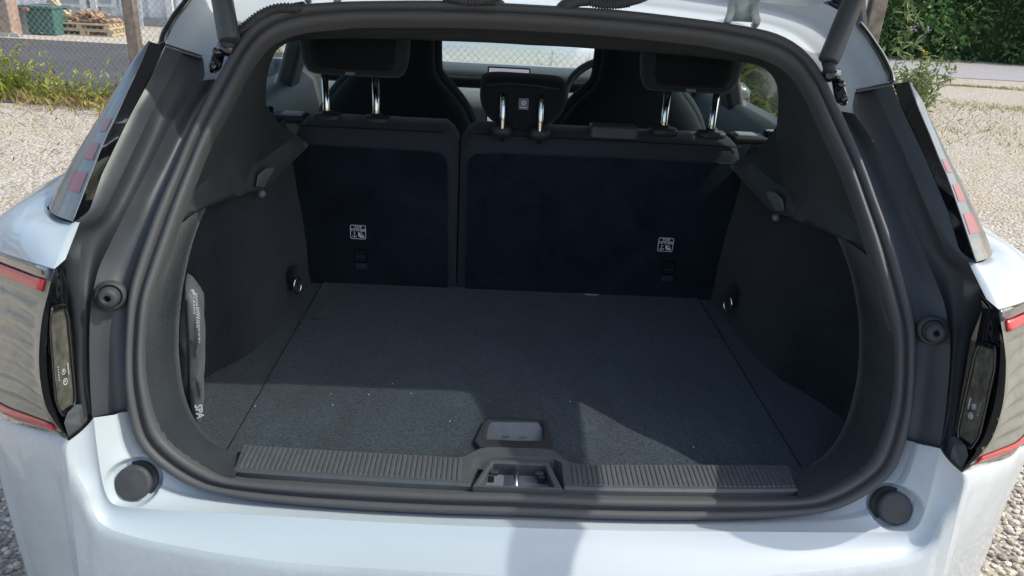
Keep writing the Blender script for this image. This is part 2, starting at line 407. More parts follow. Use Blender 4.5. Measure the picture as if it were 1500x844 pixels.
# inner side of the lamp: gloss frame with a smoked window and its printed marks
SF_out = [(60, 440, -.042), (66, 430, -.038), (95, 424, 0.0), (100, 426, 0.012), (103, 470, 0.012), (110, 560, 0.012), (114, 596, 0.01), (80, 592, -.034), (70, 570, -.04), (64, 520, -.042)]
tl_parent = {1: lamps[0], -1: lamps[1]}
IN_A = resample([atY(*q) for q in TLI], 40)                                                   # lens edge
IN_B = resample([atY(97, 394, .018), atY(99, 430, .02), atY(104, 500, .02), atY(111, 570, .02), atY(118, 627, .012)], 40)  # where the lamp side meets the trim
def lampside(fx):
    par = tl_parent[1 if fx(Vector((1, 0, 0))).x > 0 else -1]
    cs = []
    for k in [x/8 for x in range(9)]:
        cs.append([a.lerp(b, k)+Vector((-0.006*4*k*(1-k), 0, 0)) for a, b in zip(IN_A, IN_B)])
    MB().loft(curves_mir(cs, fx)).obj('lamp_side', black_gloss, par)
    sub = []
    nrm_ = Vector((0.85, -0.52, 0))
    def uv(a, b):                                                                             # a 0..1 across, b 0..1 down
        i = b*39; i0 = min(38, int(i)); A = IN_A[i0].lerp(IN_A[i0+1], i-i0); B = IN_B[i0].lerp(IN_B[i0+1], i-i0)
        return A.lerp(B, a)+Vector((-0.006*4*a*(1-a), 0, 0))
    # window: rounded rectangle in (a, b)
    outer = [(0.58+x, 0.53+y) for x, y in rrect(0.78, 0.66, 0.14, 6)]
    ring = [fx(uv(a, b)+nrm_*0.001) for a, b in outer]; ring2 = [fx(uv(a, b)+nrm_*0.006) for a, b in outer]
    inn = [(0.60+x, 0.53+y) for x, y in rrect(0.62, 0.605, 0.10, 6)]
    ring3 = [fx(uv(a, b)+nrm_*0.006) for a, b in inn]; ring4 = [fx(uv(a, b)+nrm_*0.002) for a, b in inn]
    MB().loft([ring, ring2, ring3, ring4], closed=True).obj('lamp_frame', black_gloss, par)
    win = [fx(uv(a, b)+nrm_*0.0025) for a, b in inn]
    mb = MB(); nW = len(win); c = sum(win, Vector())/nW
    mb.add(win+[c], [(i, (i+1) % nW, nW) for i in range(nW)]); mb.obj('lamp_window', smoke_m, par)
    # small printed approval marks
    pr = MB()
    def dot(a, b, wa, wb):
        q = [(a-wa, b-wb), (a+wa, b-wb), (a+wa, b+wb), (a-wa, b+wb)]
        pr.prism([fx(uv(x, y)+nrm_*0.0065) for x, y in q], (0, -0.0004, 0))
    rnd = random.Random(3)
    for i in range(6): dot(0.50, 0.555+i*0.016, 0.020, 0.0035)
    for i in range(9): dot(0.80, 0.560+i*0.0085, 0.018, 0.0026)
    for (ca, cb, ra, rb) in ((0.66, 0.60, 0.062, 0.018), (0.68, 0.665, 0.068, 0.021)):
        N = 18
        o_ = [fx(uv(ca+ra*math.cos(2*math.pi*i/N), cb+rb*math.sin(2*math.pi*i/N))+nrm_*0.0065) for i in range(N)]
        i_ = [fx(uv(ca+ra*.78*math.cos(2*math.pi*i/N), cb+rb*.78*math.sin(2*math.pi*i/N))+nrm_*0.0065) for i in range(N)]
        pr.loft([o_, i_], closed=True)
        dot(ca, cb, ra*.35, rb*.35)
    pr.obj('approval_mark', white_ink, par)
both(lampside)

# ---- black pillar trim: gutter, ridge, valley, matte band, gloss strip, upper lamp lens
RIDGE = [(135, 612), (132, 560), (131, 500), (133, 450), (138, 420), (146, 390), (160, 360), (181, 317), (200, 281), (221, 240), (240, 203), (258, 170), (277, 142), (297, 118)]
SEALG = [(189, 612), (184, 575), (182, 533), (184, 480), (190, 433), (196, 403), (216, 344), (235, 296), (256, 248), (275, 203), (290, 172), (301, 149), (310, 132), (317, 117)]
ridge = resample(Ps(RIDGE, -0.022), 70); sealg = resample(Ps(SEALG, 0.012), 70)
BUF = atP(162, 433, -0.012)
def gutter(fx):
    cs = []
    for j in range(13):
        k = j/12; d = 0.010*math.sin(math.pi*k)
        e = 0.0
        cs.append([a.lerp(b, k)+Vector((0, d+e, 0)) for a, b in zip(ridge, sealg)])
    return MB().loft(curves_mir(cs, fx)).obj('gutter_trim', gutter_m, car)
gut = both(gutter)
def bumpstop(fx, par):
    ax = Vector((0.28, -0.93, 0.22)).normalized()
    mb = MB().lathe(BUF, ax, [(r_*.84, h_) for r_, h_ in [(0.0235, -0.004), (0.0235, 0.004), (0.0205, 0.009), (0.0185, 0.0095), (0.0165, 0.004), (0.0155, 0.004), (0.0155, 0.020), (0.0135, 0.0245), (0.006, 0.0265), (0.0046, 0.025), (0.0046, 0.010), (0.0, 0.010)]], 36)
    mb.v = [fx(p) for p in mb.v]
    mb.obj('bump_stop', rubber, car)
for fx, par in ((lambda p: Vector(p), gut[0]), (mir, gut[1])): bumpstop(fx, par)
# valley and matte band outwards of the ridge
L3 = [(124, 612, -.026), (117, 560, -.022), (116, 500, -.022), (116, 440, -.026), (116, 400, -.032), (122, 345, -.045), (148, 316, -.050), (171, 272, -.052), (203, 205, -.050), (222, 165, -.046), (247, 118, -.04), (268, 76, -.030)]
L2 = [(119, 626, -.016), (112, 572, -.012), (105, 500, -.012), (100, 440, -.020), (85, 396, -.030), (95, 362, -.058), (107, 328, -.090), (131, 309, -.078), (149, 256, -.080), (176, 200, -.078), (196, 160, -.074), (222, 112, -.066), (243, 68, -.055)]
l3 = resample([atP(*q) for q in L3], 70); l2 = resample([atP(*q) for q in L2], 70)
rtop = ridge[:-1]+resample([ridge[-1], atP(300, 108, -.022), atP(297, 85, -.022)], 7)
l3 = resample([atP(*q) for q in L3], len(rtop)); l2 = resample([atP(*q) for q in L2], len(rtop), False)
def band(fx):
    cs = []
    for j in range(9):
        k = j/8; cs.append([a.lerp(b, k)+Vector((-0.002, 0.009, 0))*math.sin(math.pi*k) for a, b in zip(rtop, l3)])
    o = MB().loft(curves_mir(cs, fx)).obj('pillar_trim', black_mat, car)
    cs = [[a.lerp(b, k/6)+Vector((0, -0.003, 0))*math.sin(math.pi*k/6) for a, b in zip(l3, l2)] for k in range(7)]
    MB().loft(curves_mir(cs, fx)).obj('trim_face', gutter_m, o)
    # closing lip along the top of the trim
    tp = resample(Ps([(297, 85, -.022), (280, 79, -.03), (262, 74, -.04), (243, 67, -.055)]), 14)
    tp = [atP(297, 85, -.024), atP(268, 76, -.034), atP(243, 68, -.057)]; tp = resample(tp, 14)
    MB().loft(curves_mir([[p+Vector((0, 0, -.004)) for p in tp], [p+Vector((0, -.004, 0.001)) for p in tp], [p+Vector((0, 0, .004)) for p in tp], [p+Vector((0, 0.012, .002)) for p in tp]], fx)).obj('trim_lip', black_gloss, o)
    return o
bands = both(band)
# gloss strip beside the upper lamp
GO = [(107, 324, -.098), (120, 291, -.100), (135, 252, -.100), (156, 200, -.098), (168, 176, -.096), (188, 132, -.090), (205, 96, -.084), (219, 61, -.078)]
GI = [(129, 312, -.076), (134, 304, -.076), (150, 256, -.078), (176, 200, -.076), (196, 160, -.072), (211, 133, -.066), (227, 101, -.06), (241, 67, -.054)]
go = resample([atP(*q) for q in GO], 40); gi = resample([atP(*q) for q in GI], 40)
UO = [(72, 300, .02), (88, 267, .02), (107, 232, .022), (127, 199, .022), (143, 174, .022), (165, 140, .01), (186, 108, -.015), (203, 80, -.05), (217, 60, -.076)]
uo = resample([atP(*q) for q in UO], 40)
def upper(fx):
    o = MB().loft(curves_mir([[a.lerp(b, k/4) for a, b in zip(gi, go)] for k in range(5)], fx)).obj('gloss_strip', black_gloss, car)
    cs = []
    for j in range(13):
        k = j/12
        cs.append([a.lerp(b, k)+(Vector((-0.5, -0.85, 0.1)).normalized())*0.009*math.sin(math.pi*k)*min(1, (a-b).length/0.05) for a, b in zip(go, uo)])
    lens = MB().loft(curves_mir(cs, fx)).obj('upper_lamp', lens_up, car)
    # dark foot of the lens, a bright edge line and the red segments
    ft = [[c[0]+Vector((0, -.0012, 0)), c[1]+Vector((0, -.0012, 0)), c[2]+Vector((0, -.0012, 0)), c[3]+Vector((0, -.0012, 0)), c[4]+Vector((0, -.0012, 0))] for c in cs]
    MB().loft(curves_mir(ft, fx)).obj('lens_foot', smoke_m, lens)
    MB().tube([fx(p+Vector((0.0, -0.002, 0))) for p in go], 0.0010, 6).obj('lens_edge', tray_m, lens)
    for (i0, i1, j0, j1) in ((5, 9, 1, 5), (11.5, 15.0, 1, 4), (17.5, 20.5, 1, 3)):
        mb = MB(); q = []
        for jj in range(int(j0), int(j1)+1):
            row = []
            for ii in range(5):
                f = i0+(i1-i0)*ii/4; a0 = min(38, int(f)); row.append(cs[jj][a0].lerp(cs[jj][a0+1], f-a0)+Vector((-.0004, -.0007, 0)))
            q.append(row)
        mb.loft(curves_mir(q, fx)); mb.obj('red_segment', red_soft, lens)
    # back of the lamp housing, so it has depth
    bk = [p+Vector((0.02, 0.10, 0))*max(.04, 1-i/34) for i, p in enumerate(uo)]
    MB().loft(curves_mir([uo, bk], fx)).obj('lamp_housing', black_gloss, lens)
    return lens
both(upper)

# ---- quarter panel shoulder above the tail lamp, then the body side
def uresample(pts, n):
    "Catmull-Rom through pts, evenly by point number"
    out = []
    for i in range(n):
        f = (len(pts)-1)*i/(n-1); k = min(len(pts)-2, int(f)); t = f-k
        p1, p2 = pts[k], pts[k+1]; p0 = pts[k-1] if k else p1*2-p2; p3 = pts[k+2] if k+2 < len(pts) else p2*2-p1
        out.append(0.5*((2*p1)+(p2-p0)*t+(2*p0-5*p1+4*p2-p3)*t*t+(3*p1-p0-3*p2+p3)*t**3))
    return out
QPAIR = [(atP(107, 327, -.094), atY(80, 394, -.030)), (atP(90, 322, -.05), atY(62, 389, -.01)), (atP(77, 312, 0), atY(35, 381, .03)), (atP(72, 300, .03), atY(0, 369, .09)),
         (Vector((-0.675, 0.30, 1.10)), atY(-32, 352, .15)), (Vector((-0.69, 0.42, 1.095)), Vector((-0.80, 0.28, 1.045))), (Vector((-0.705, 0.55, 1.09)), Vector((-0.855, 0.45, 1.03))), (Vector((-0.76, 0.92, 1.055)), Vector((-0.888, 0.92, 1.03)))]
QA = uresample([a for a, b in QPAIR], 57); QB = uresample([b for a, b in QPAIR], 57)
def quarter(fx):
    cs = []
    for j in range(13):
        k = j/12; row = []
        for i, (a, b) in enumerate(zip(QA, QB)):
            s = math.sin(math.pi*k)
            e_ = min(1, i/16); row.append(a.lerp(b, k)+Vector((-0.010*s*e_, -.008*s*e_, 0.014*s*e_)))
        cs.append(row)
    for row in cs: row.insert(0, row[0]+Vector((-.004, .03, 0)))
    return MB().loft(curves_mir(cs, fx)).obj('quarter_panel', paint, car)
both(quarter)
def arc_y(yc, z0, r): return
def side(fx):
    ys = [0.44+0.06*i for i in range(61)]
    rows = []
    def half(y): return 0.885-0.02*max(0, (y-2.9))**2*3 if y < 3.9 else 0.885-0.02*3-0.10*(y-3.9)*4
    def low(y):
        z = 0.30
        for yc in (0.78, 3.42):
            d = abs(y-yc)
            if d < 0.38: z = max(z, 0.32+math.sqrt(0.38**2-d*d))
        return z
    def top(y):
        if y < 2.9: return 0.99+0.045*min(1, max(0, (y-.62)/.3))
        return 1.035-0.10*((y-2.9)/1.1)**1.5
    for k in range(9):
        t = k/8; row = []
        for y in ys:
            zt, zb = top(y), low(y); z = zt+(zb-zt)*t
            bul = 0.012*math.sin(math.pi*t)
            hw = half(y)-0.02*(1-min(1, y/0.6)) + (0 if t > 0.02 else -0.006)
            row.append(Vector((-(hw+bul), y, z)))
        rows.append(row)
    return MB().loft(curves_mir(rows, fx)).obj('body_side', paint, car)
both(side)
# wheels
def wheel(x, y):
    mb = MB().lathe((x-0.10, y, 0.33), (1, 0, 0), [(0.21, 0), (0.30, 0.0), (0.33, 0.03), (0.33, 0.17), (0.30, 0.20), (0.21, 0.20)], 40)
    mb.f = [f for f in mb.f if len(f) == 4]
    o = mb.obj('wheel', rubber, car, smooth=True, angle=40)
    rm = MB()
    s = 1 if x > 0 else -1
    rm.lathe((x-s*0.02, y, 0.33), (s, 0, 0), [(0.21, 0.10), (0.20, 0.11), (0.19, 0.06), (0.05, 0.06), (0.05, 0.09), (0.0, 0.09)], 40)
    for k in range(5):
        a = 2*math.pi*k/5; d = Vector((0, math.cos(a), math.sin(a)))
        rm.box(Vector((x+s*0.075, y, 0.33))+d*0.12, (0.02, 0.045, 0.16), Matrix.Rotation(-a+math.pi/2, 3, 'X'))
    rm.obj('rim', steel, o, smooth=False)
for x in (-0.78, 0.78):
    for y in (0.78, 3.42): wheel(x, y)
# ---- painted channel round the top of the opening, and the roof
CH_I = [(300, 150, .035), (309, 134, .03), (316, 120, .02), (322, 110), (328, 99), (342, 74), (357, 52), (379, 32), (403, 19), (433, 11), (480, 7), (537, 5), (643, 4), (720, 7), (778, 10)]
CH_O = [(285, 140, .045), (262, 105, .045), (246, 72, .03), (244, 62), (247, 52), (254, 38), (262, 25), (272, 12), (283, -2), (300, -20), (330, -38), (380, -50), (450, -56), (600, -60), (700, -58), (778, -55)]
ci = resample(Ps(CH_I, 0.010), 60); co = resample(Ps(CH_O, 0.02), 60); ci[-1].x = co[-1].x = 0
low_i = resample(Ps([(297, 122), (316, 122)], 0.010), 4)
def channel(fx):
    cs = []
    for j in range(17):
        k = j/16; row = []
        for i, (a, b) in enumerate(zip(ci, co)):
            d = 0.045*math.sin(math.pi*min(1, k*1.15))**1 if k < 0.87 else 0
            d += 0.010*math.sin(3*math.pi*k)
            row.append(a.lerp(b, k)+Vector((0, d, -0.012*math.sin(math.pi*k))))
        cs.append(row)
    o = MB().loft(curves_mir(cs, fx)).obj('roof_channel', paint_in, car)
    mo = resample(Ps([(243, 66), (246, 52), (254, 37), (262, 24), (272, 11), (283, -3), (297, -18)], 0.018), 24)
    MB().loft(curves_mir([mo]+[[p+(p-CAMP)*kk+Vector((0.012*kk/.05, 0, 0)) for p in mo] for kk in (.05, .12, .22)], fx)).obj('pillar_cover', black_gloss, car)
    MB().tube([fx(p+Vector((-0.005, -0.004, 0.0))) for p in mo], 0.0055, 8).obj('side_moulding', black_gloss, car)
    return o
both(channel)

# ---- roof, pillars, glass (greenhouse)
def roof():
    cs = []
    ct = [p for p in co if p.z > 1.385]; top = ct+[mir(p) for p in reversed(ct[:-1])]
    ys = [None, 0.75, 1.2, 1.7, 2.05]
    n = len(top)
    for y, z, hw in ((None, 0, 0), (0.62, 1.475, 0.555), (0.9, 1.515, 0.60), (1.3, 1.535, 0.64), (1.75, 1.515, 0.62), (2.02, 1.47, 0.59)):
        if y is None: cs.append([p+Vector((0, .002, .002)) for p in top]); continue
        row = []
        for i in range(n):
            u = -1+2*i/(n-1); row.append(Vector((u*hw, y, z-0.05*abs(u)**3)))
        cs.append(row)
    MB().loft(cs).obj('roof_panel', black_gloss, car, solid=0.02)
    hl = []
    for y, z in ((0.60, 1.365), (0.75, 1.43), (1.2, 1.45), (1.8, 1.43), (2.0, 1.41)):
        hl.append([Vector((-0.60+1.2*i/12, y, z-0.03*abs(-1+i/6)**3)) for i in range(13)])
    MB().loft(hl).obj('headliner', trim_m, car, solid=0.01)
roof()
def pillars(fx):
    def quadbar(name, a, b, wa, wb, t, m):
        a, b = Vector(a), Vector(b)
        vs = []
        for p, wd in ((a, wa), (b, wb)):
            vs += [p+Vector((0, -wd/2, 0)), p+Vector((0, wd/2, 0)), p+Vector((t, wd/2, 0)), p+Vector((t, -wd/2, 0))]
        MB().add([fx(v) for v in vs], [(0, 1, 2, 3), (4, 7, 6, 5), (0, 4, 5, 1), (1, 5, 6, 2), (2, 6, 7, 3), (3, 7, 4, 0)]).obj(name, m, car, smooth=False, bevel=0.012)
    quadbar('door_pillar', (-0.84, 1.83, 0.92), (-0.655, 1.78, 1.46), 0.13, 0.10, 0.055, trim_m)
    quadbar('windscreen_pillar', (-0.80, 2.75, 1.02), (-0.62, 2.02, 1.46), 0.10, 0.09, 0.06, trim_m)
    quadbar('rear_quarter_pillar', (-0.705, 0.66, 1.08), (-0.565, 0.60, 1.44), 0.16, 0.12, 0.05, trim_m)
    # roof rail
    MB().tube([fx(Vector((-0.63, y, z))) for y, z in ((0.9, 1.45), (1.4, 1.47), (1.8, 1.465), (2.03, 1.445))], 0.025, 8).obj('roof_rail', trim_m, car)
    # side windows: rear quarter, rear door, front door
    def win(y0, y1, y0t, y1t, xr=-.785, xt=-.62):
        g = [Vector((xr, y0, 1.05)), Vector((-0.80, y1, 1.05)), Vector((-0.645, y1t, 1.44)), Vector((xt, y0t, 1.44))]
        MB().add([fx(p) for p in g], [(0, 1, 2, 3)]).obj('side_window', glass_side, car, solid=0.004)
    win(0.74, 1.75, 0.66, 1.73, -.72, -.575); win(1.89, 2.70, 1.84, 2.05, -.80, -.645)
    # door linings below the windows
    dl = []
    for x, z in ((-0.888, 1.034), (-0.80, 1.055), (-0.77, 1.06), (-0.735, 1.03), (-0.715, 0.93), (-0.72, 0.80), (-0.76, 0.55), (-0.74, 0.32)):
        dl.append([fx(Vector((x, 0.90+i*0.225, z))) for i in range(9)])
    MB().loft(dl).obj('door_lining', trim_m, car)
    rl = [[fx(Vector((x, y, z))) for y in (0.62, 0.70, 0.80, 0.9)] for x, z in ((-0.74, 1.05), (-0.69, 1.06), (-0.62, 1.05), (-0.56, 1.0), (-0.55, 0.7))]
    MB().loft(rl).obj('arch_lining', trim_m, car)
    # dark side panel between the upper lamp, the shoulder and the rear door glass
    lo_s = resample([Vector((-.635, .24, 1.10)), Vector((-.665, .34, 1.098)), Vector((-.69, .48, 1.092)), Vector((-.715, .76, 1.06))], 14)
    hi_s = resample([Vector((-.558, .44, 1.26)), Vector((-.575, .50, 1.30)), Vector((-.592, .59, 1.35)), Vector((-.602, .68, 1.38))], 14)
    MB().loft([[fx(p.lerp(q, k/5)) for p, q in zip(lo_s, hi_s)] for k in range(6)]).obj('rear_side_panel', black_gloss, car)
both(pillars)
MB().loft([[Vector((-0.63+1.26*i/10, 2.03+0.06*(1-abs(-1+i/5)**2), 1.44)) for i in range(11)], [Vector((-0.80+1.6*i/10, 2.72+0.14*(1-abs(-1+i/5)**2), 1.03)) for i in range(11)]]).obj('windscreen', glass_clear, car, solid=0.005)
bon = []
for y, z, hw in ((2.70, 1.03, 0.80), (3.0, 1.02, 0.83), (3.4, 0.97, 0.82), (3.8, 0.88, 0.78), (4.0, 0.78, 0.74), (4.05, 0.6, 0.74), (4.03, 0.35, 0.72)):
    bon.append([Vector((hw*(-1+i/6), y-0.12*abs(-1+i/6)**2.5*(y > 3.5), z-0.05*abs(-1+i/6)**3)) for i in range(13)])
MB().loft(bon).obj('bonnet', paint, car)
MB().box((0, 2.0, 0.30), (1.5, 3.2, 0.02)).obj('floor_pan', rubber, car, smooth=False)
MB().box((0, 2.62, 0.66), (1.5, 0.02, 0.72)).obj('bulkhead', rubber, car, smooth=False)

# ---- tailgate, raised above the opening
tg_ang = R(13)
TG0 = Vector((0, 0.48, 1.45)); tdir = Vector((0, -math.cos(tg_ang), math.sin(tg_ang))); tup = Vector((0, math.sin(tg_ang), math.cos(tg_ang)))
def tgp(u, v, h): return TG0+Vector((u, 0, 0))+tdir*v+tup*h
def ring_panel(name, outer, inner, h0, h1, m, par):
    n = len(outer)
    cs = [[tgp(*p, h0) for p in inner], [tgp(*p, h0) for p in outer], [tgp(*p, h1) for p in outer], [tgp(*p, h1) for p in inner], [tgp(*p, h0) for p in inner]]
    return MB().loft(cs, closed=True).obj(name, m, par, smooth=False)
def rr(cx, cy, w_, h_, r, n=8): return [(cx+x, cy+y) for x, y in rrect(w_, h_, r, n)]
outer = [(x*(0.90+0.22*max(0, min(1, y/0.5))), y) for x, y in rr(0, 0.49, 1.56, 0.98, 0.11)]  # unseen outline, flared to place its shadow edge on floor and ledge
glassr = [(x*(0.95+0.385*max(0, min(1, (y-.27)/.3))), y) for x, y in rr(0, 0.52, 1.28, 0.58, 0.05, 8)]  # window enlarged into the solid lower part so sun reaches the ledge
tg = ring_panel('tailgate', outer, glassr, 0.013, 0.030, paint, car)
ring_panel('tailgate_lining', [(x*.985, max(.12, 0.49+(y-0.49)*.95)) for x, y in outer], [(x*1.0, 0.52+(y-0.52)*1.02) for x, y in glassr], 0.006, 0.011, mat('tailgate_bounce_trim', (.36, .37, .38), .6), tg)  # lining made pale, not black, to bounce light down into the boot
g_ = [tgp(x*0.999, y, 0.022) for x, y in glassr]
MB().add(g_, [tuple(range(len(g_)))]).obj('rear_window', glass_rear, tg, solid=0.004)
# visible lower lip of the tailgate above the seal (right and left), and hinge straps
def tg_lip(fx):
    a = resample(Ps([(640, -30, -.035), (450, -34, -.035), (380, -36, -.035), (335, -50, -.03)]), 20)
    b = [p+Vector((0, -0.03, 0.020)) for p in a]; c = [p+Vector((0, 0.004, 0.006)) for p in a]
    MB().loft(curves_mir([c, a, b], fx)).obj('tailgate_lip', paint_in, tg)
    h = MB()
    for dx in (-0.026, 0.026):
        pts = [atP(473, 2, .01)+Vector((dx*0.9, 0.0, 0)), atP(473, -4, -.012)+Vector((dx*0.9, -.004, 0)), atP(473, -16, -.03)+Vector((dx*0.75, 0, 0)), atP(473, -34, -.03)+Vector((dx*0.75, 0, 0))]
        h.tube([fx(p) for p in resample(pts, 10)], 0.0065, 8)
    c0 = atP(473, -24, -.024); h.box(fx(c0), (0.036, 0.008, 0.045))
    h.obj('hinge', paint_in, tg)
both(tg_lip)
# gas struts: body tube, rod end, ball bracket
def strut_side(s):
    pa = [(334, 54), (322, -10), (331, 88)]
    a = atP(336, 60, -.035) if s < 0 else atP(341, 43, -.04); b = atP(324, -10, -.075); e = atP(328, 84, .004)
    S = (lambda p: Vector(p)) if s < 0 else mir
    a, b, e = S(a), S(b), S(e); d = (b-a).normalized()
    o = MB().tube([a-d*0.002, a, a+d*0.003, a+d*0.38], [0.011, 0.0150, 0.0160, 0.0160], 28).obj('gas_strut', gutter_m, car, angle=40)
    MB().tube([a, a.lerp(e, 0.5)], [0.0105, 0.0085], 14).obj('strut_end', black_mat, o)
    MB().tube([a.lerp(e, .5)+Vector((-.011, 0, 0)), a.lerp(e, .5)+Vector((.011, 0, 0))], 0.011, 14).obj('ball_joint', black_gloss, o)
    p = [(331, 66, -.004), (313, 68, -.004), (304, 94, .004), (303, 104, .006), (311, 110, .006), (322, 103, .006)]
    MB().prism([S(atP(*q)) for q in p], (0, 0.012, 0)).obj('strut_bracket', black_gloss, car, smooth=False, bevel=0.004)
    for q in ((313, 98, -.004), (318, 76, -.012)):
        MB().lathe(S(atP(*q)), (0, -1, .4), [(0.0065, -0.004), (0.0065, 0.004), (0.004, 0.006), (0.0, 0.0065)], 12).obj('bracket_bolt', black_gloss, car)
strut_side(-1); strut_side(1)
# cable conduits
def hose(name, px, r, ribs):
    pts = resample([atP(*q) for q in px], ribs*4)
    rs = [r*(1.0 if (i % 4) in (1, 2) else 0.78) for i in range(len(pts))]
    MB().tube(pts, rs, 12).obj(name, rubber, car)
hose('cable_conduit', [(346, 50, -.012), (362, 38, -.015), (380, 24, -.018), (398, 15, -.02), (415, 12, -.02), (432, 12, -.016), (445, 10, -.004)], 0.0085, 24)
hose('cable_conduit', [(645, -8, -.03), (665, -2, -.03), (690, 2, -.03), (712, 0, -.03), (735, -8, -.03)], 0.008, 18)
hose('cable_conduit', [(862, 0, -.022), (880, 5, -.022), (900, 5, -.022), (922, 2, -.022)], 0.0095, 16)
pts = resample([atP(*q) for q in [(822, 14, .0), (832, 6, -.018), (848, 0, -.022), (862, -1, -.022)]], 20); MB().tube(pts, 0.0105, 12).obj('conduit_end', rubber, car)
pts = resample([atP(*q) for q in [(921, 2, -.022), (936, -2, -.022), (955, -10, -.022)]], 12); MB().tube(pts, 0.008, 12).obj('conduit_end', rubber, car)
pts = resample([atP(*q) for q in [(712, 0, -.03), (722, 2, -.02), (734, 8, .0)]], 12); MB().tube(pts, 0.008, 12).obj('conduit_end', rubber, car)

# ================================================================== BOOT INTERIOR
FZ = 0.770
# header trim and upper pillar trim, one sheet from the seal inwards
HT_A = [(248, 360), (262, 320), (268, 305), (288, 253), (309, 203), (336, 154), (360, 107), (372, 87), (387, 67), (403, 54), (424, 45), (450, 39), (490, 35), (537, 32), (643, 32), (720, 34), (778, 37)]
HT_C = [(262, 327, .20), (300, 306, .30), (350, 288, .42), (368, 276, .46), (384, 240, .56), (388, 200, .62), (389, 150, .64), (391, 110, .64), (396, 88, .63), (406, 73, .62), (424, 62, .60), (450, 58, .58), (500, 57, .57), (570, 57.5, .57), (640, 60, .57), (720, 63, .57), (778, 66.5, .57)]
hA = resample(Ps(HT_A, 0.008), 90); hC = resample([atY(*q) for q in HT_C], 90); hA[-1].x = hC[-1].x = 0
def header(fx):
    cs = []
    for j in range(13):
        k = j/12; row = []
        for i, (a, b) in enumerate(zip(hA, hC)):
            wgt = 1-min(1, i/45)                               # hollow only low on the pillar
            row.append(a.lerp(b, k)+Vector((-0.022*wgt, 0, 0.0))*math.sin(math.pi*k)+Vector((0, 0, 0.006*math.sin(math.pi*k)*(1-wgt)))+Vector((0.004, -.006, .020))*(math.exp(-((k-.72)/.16)**2)*math.exp(-((i-14)/9.0)**2)))
        cs.append(row)
    lastr = cs[-1]
    cs.append([p+Vector((-0.010 if i < 50 else 0, 0.02, 0.010)) for i, p in enumerate(lastr)])
    cs.append([p+Vector((-0.05 if i < 50 else 0, 0.06, 0.05 if i > 45 else 0.01)) for i, p in enumerate(lastr)])
    return MB().loft(curves_mir(cs, fx)).obj('upper_trim', trim_m, car)
both(header)
# parcel shelf support lip on each side
def shelf(fx):
    up = resample([atY(*q) for q in [(340, 262, .42), (362, 246, .47), (389, 231, .54), (415, 212, .60), (437, 199, .66)]], 24)
    lowc = resample([atY(*q) for q in [(340, 292, .40), (365, 281, .45), (391, 274, .52), (420, 246, .60), (450, 216, .66)]], 24)
    inn = [p+Vector((-0.07, 0, 0.012)) for p in up]; und = [p+Vector((-0.07, 0, -0.005)) for p in lowc]
    cs = [[p+Vector((-0.085, .035, .085)) for p in up], [p+Vector((-0.058, .022, .040)) for p in up], [p+Vector((-0.034, .010, .014)) for p in up], [p+Vector((-0.014, .003, .004)) for p in up], up, [a.lerp(b, .5)+Vector((.006, -.006, 0)) for a, b in zip(up, lowc)], lowc, und]
    o = MB().loft(curves_mir(cs, fx)).obj('shelf_support', trim_m, car, angle=40)
    nb = [atY(*q) for q in [(374, 274, .455), (377, 256, .47), (388, 247, .49), (402, 246, .51), (394, 260, .50), (386, 275, .485)]]
    MB().prism([fx(p) for p in nb], (0.0, 0.012, 0)).obj('shelf_hook', mat('pale_grey_plastic', (.11, .118, .125), .5), o, smooth=False, bevel=0.004)
    tp = [atY(*q) for q in [(434, 208, .655), (446, 209, .655), (449, 216, .655), (443, 217, .655)]]
    MB().prism([fx(p) for p in tp], (0.0, 0.012, 0)).obj('shelf_clip', tray_m, o, smooth=False)
    MB().lathe(fx(atY(384, 284, .50)), (0, -1, .2), [(0.007, 0), (0.0065, 0.008), (0.0, 0.010)], 14).obj('bag_hook', tray_m, car)
    return o
both(shelf)
# side lining: front band, then the recessed wall
SB_A = [(258, 335), (248, 360), (234, 404), (220, 443), (214, 490), (213, 530), (216, 562), (226, 606), (240, 638), (270, 666), (310, 690), (345, 701)]
SB_B = [(303, 303, .315), (296, 318, .29), (281, 360, .23), (268, 420, .175), (262, 480, .145), (263, 530, .135), (271, 580, .13), (286, 616, .125), (305, 640, .12), (325, 652, .115), (345, 656, .11), (358, 655, .10)]
sA = resample(Ps(SB_A, 0.006), 60); sB = resample([atY(*q) for q in SB_B], 60)
def sideband(fx):
    cs = [[a.lerp(b, k/6)+Vector((-.004, 0.006, 0))*math.sin(math.pi*k/6) for a, b in zip(sA, sB)] for k in range(7)]
    cs.append([p+Vector((-0.012, 0.006, -0.004)) for p in sB]); cs.append([p+Vector((-0.05, 0.012, -0.01)) for p in sB])
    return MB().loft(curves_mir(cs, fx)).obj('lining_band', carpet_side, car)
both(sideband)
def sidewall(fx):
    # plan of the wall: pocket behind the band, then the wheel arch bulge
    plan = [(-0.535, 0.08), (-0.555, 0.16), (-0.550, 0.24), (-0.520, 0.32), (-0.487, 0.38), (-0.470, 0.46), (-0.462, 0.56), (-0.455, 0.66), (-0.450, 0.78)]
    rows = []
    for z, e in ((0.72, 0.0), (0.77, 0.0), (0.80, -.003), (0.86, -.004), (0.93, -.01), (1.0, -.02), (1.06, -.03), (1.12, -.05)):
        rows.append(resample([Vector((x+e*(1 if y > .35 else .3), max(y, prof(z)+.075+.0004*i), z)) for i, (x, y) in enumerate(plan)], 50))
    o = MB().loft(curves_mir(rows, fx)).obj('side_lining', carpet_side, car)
    return o
both(sidewall)
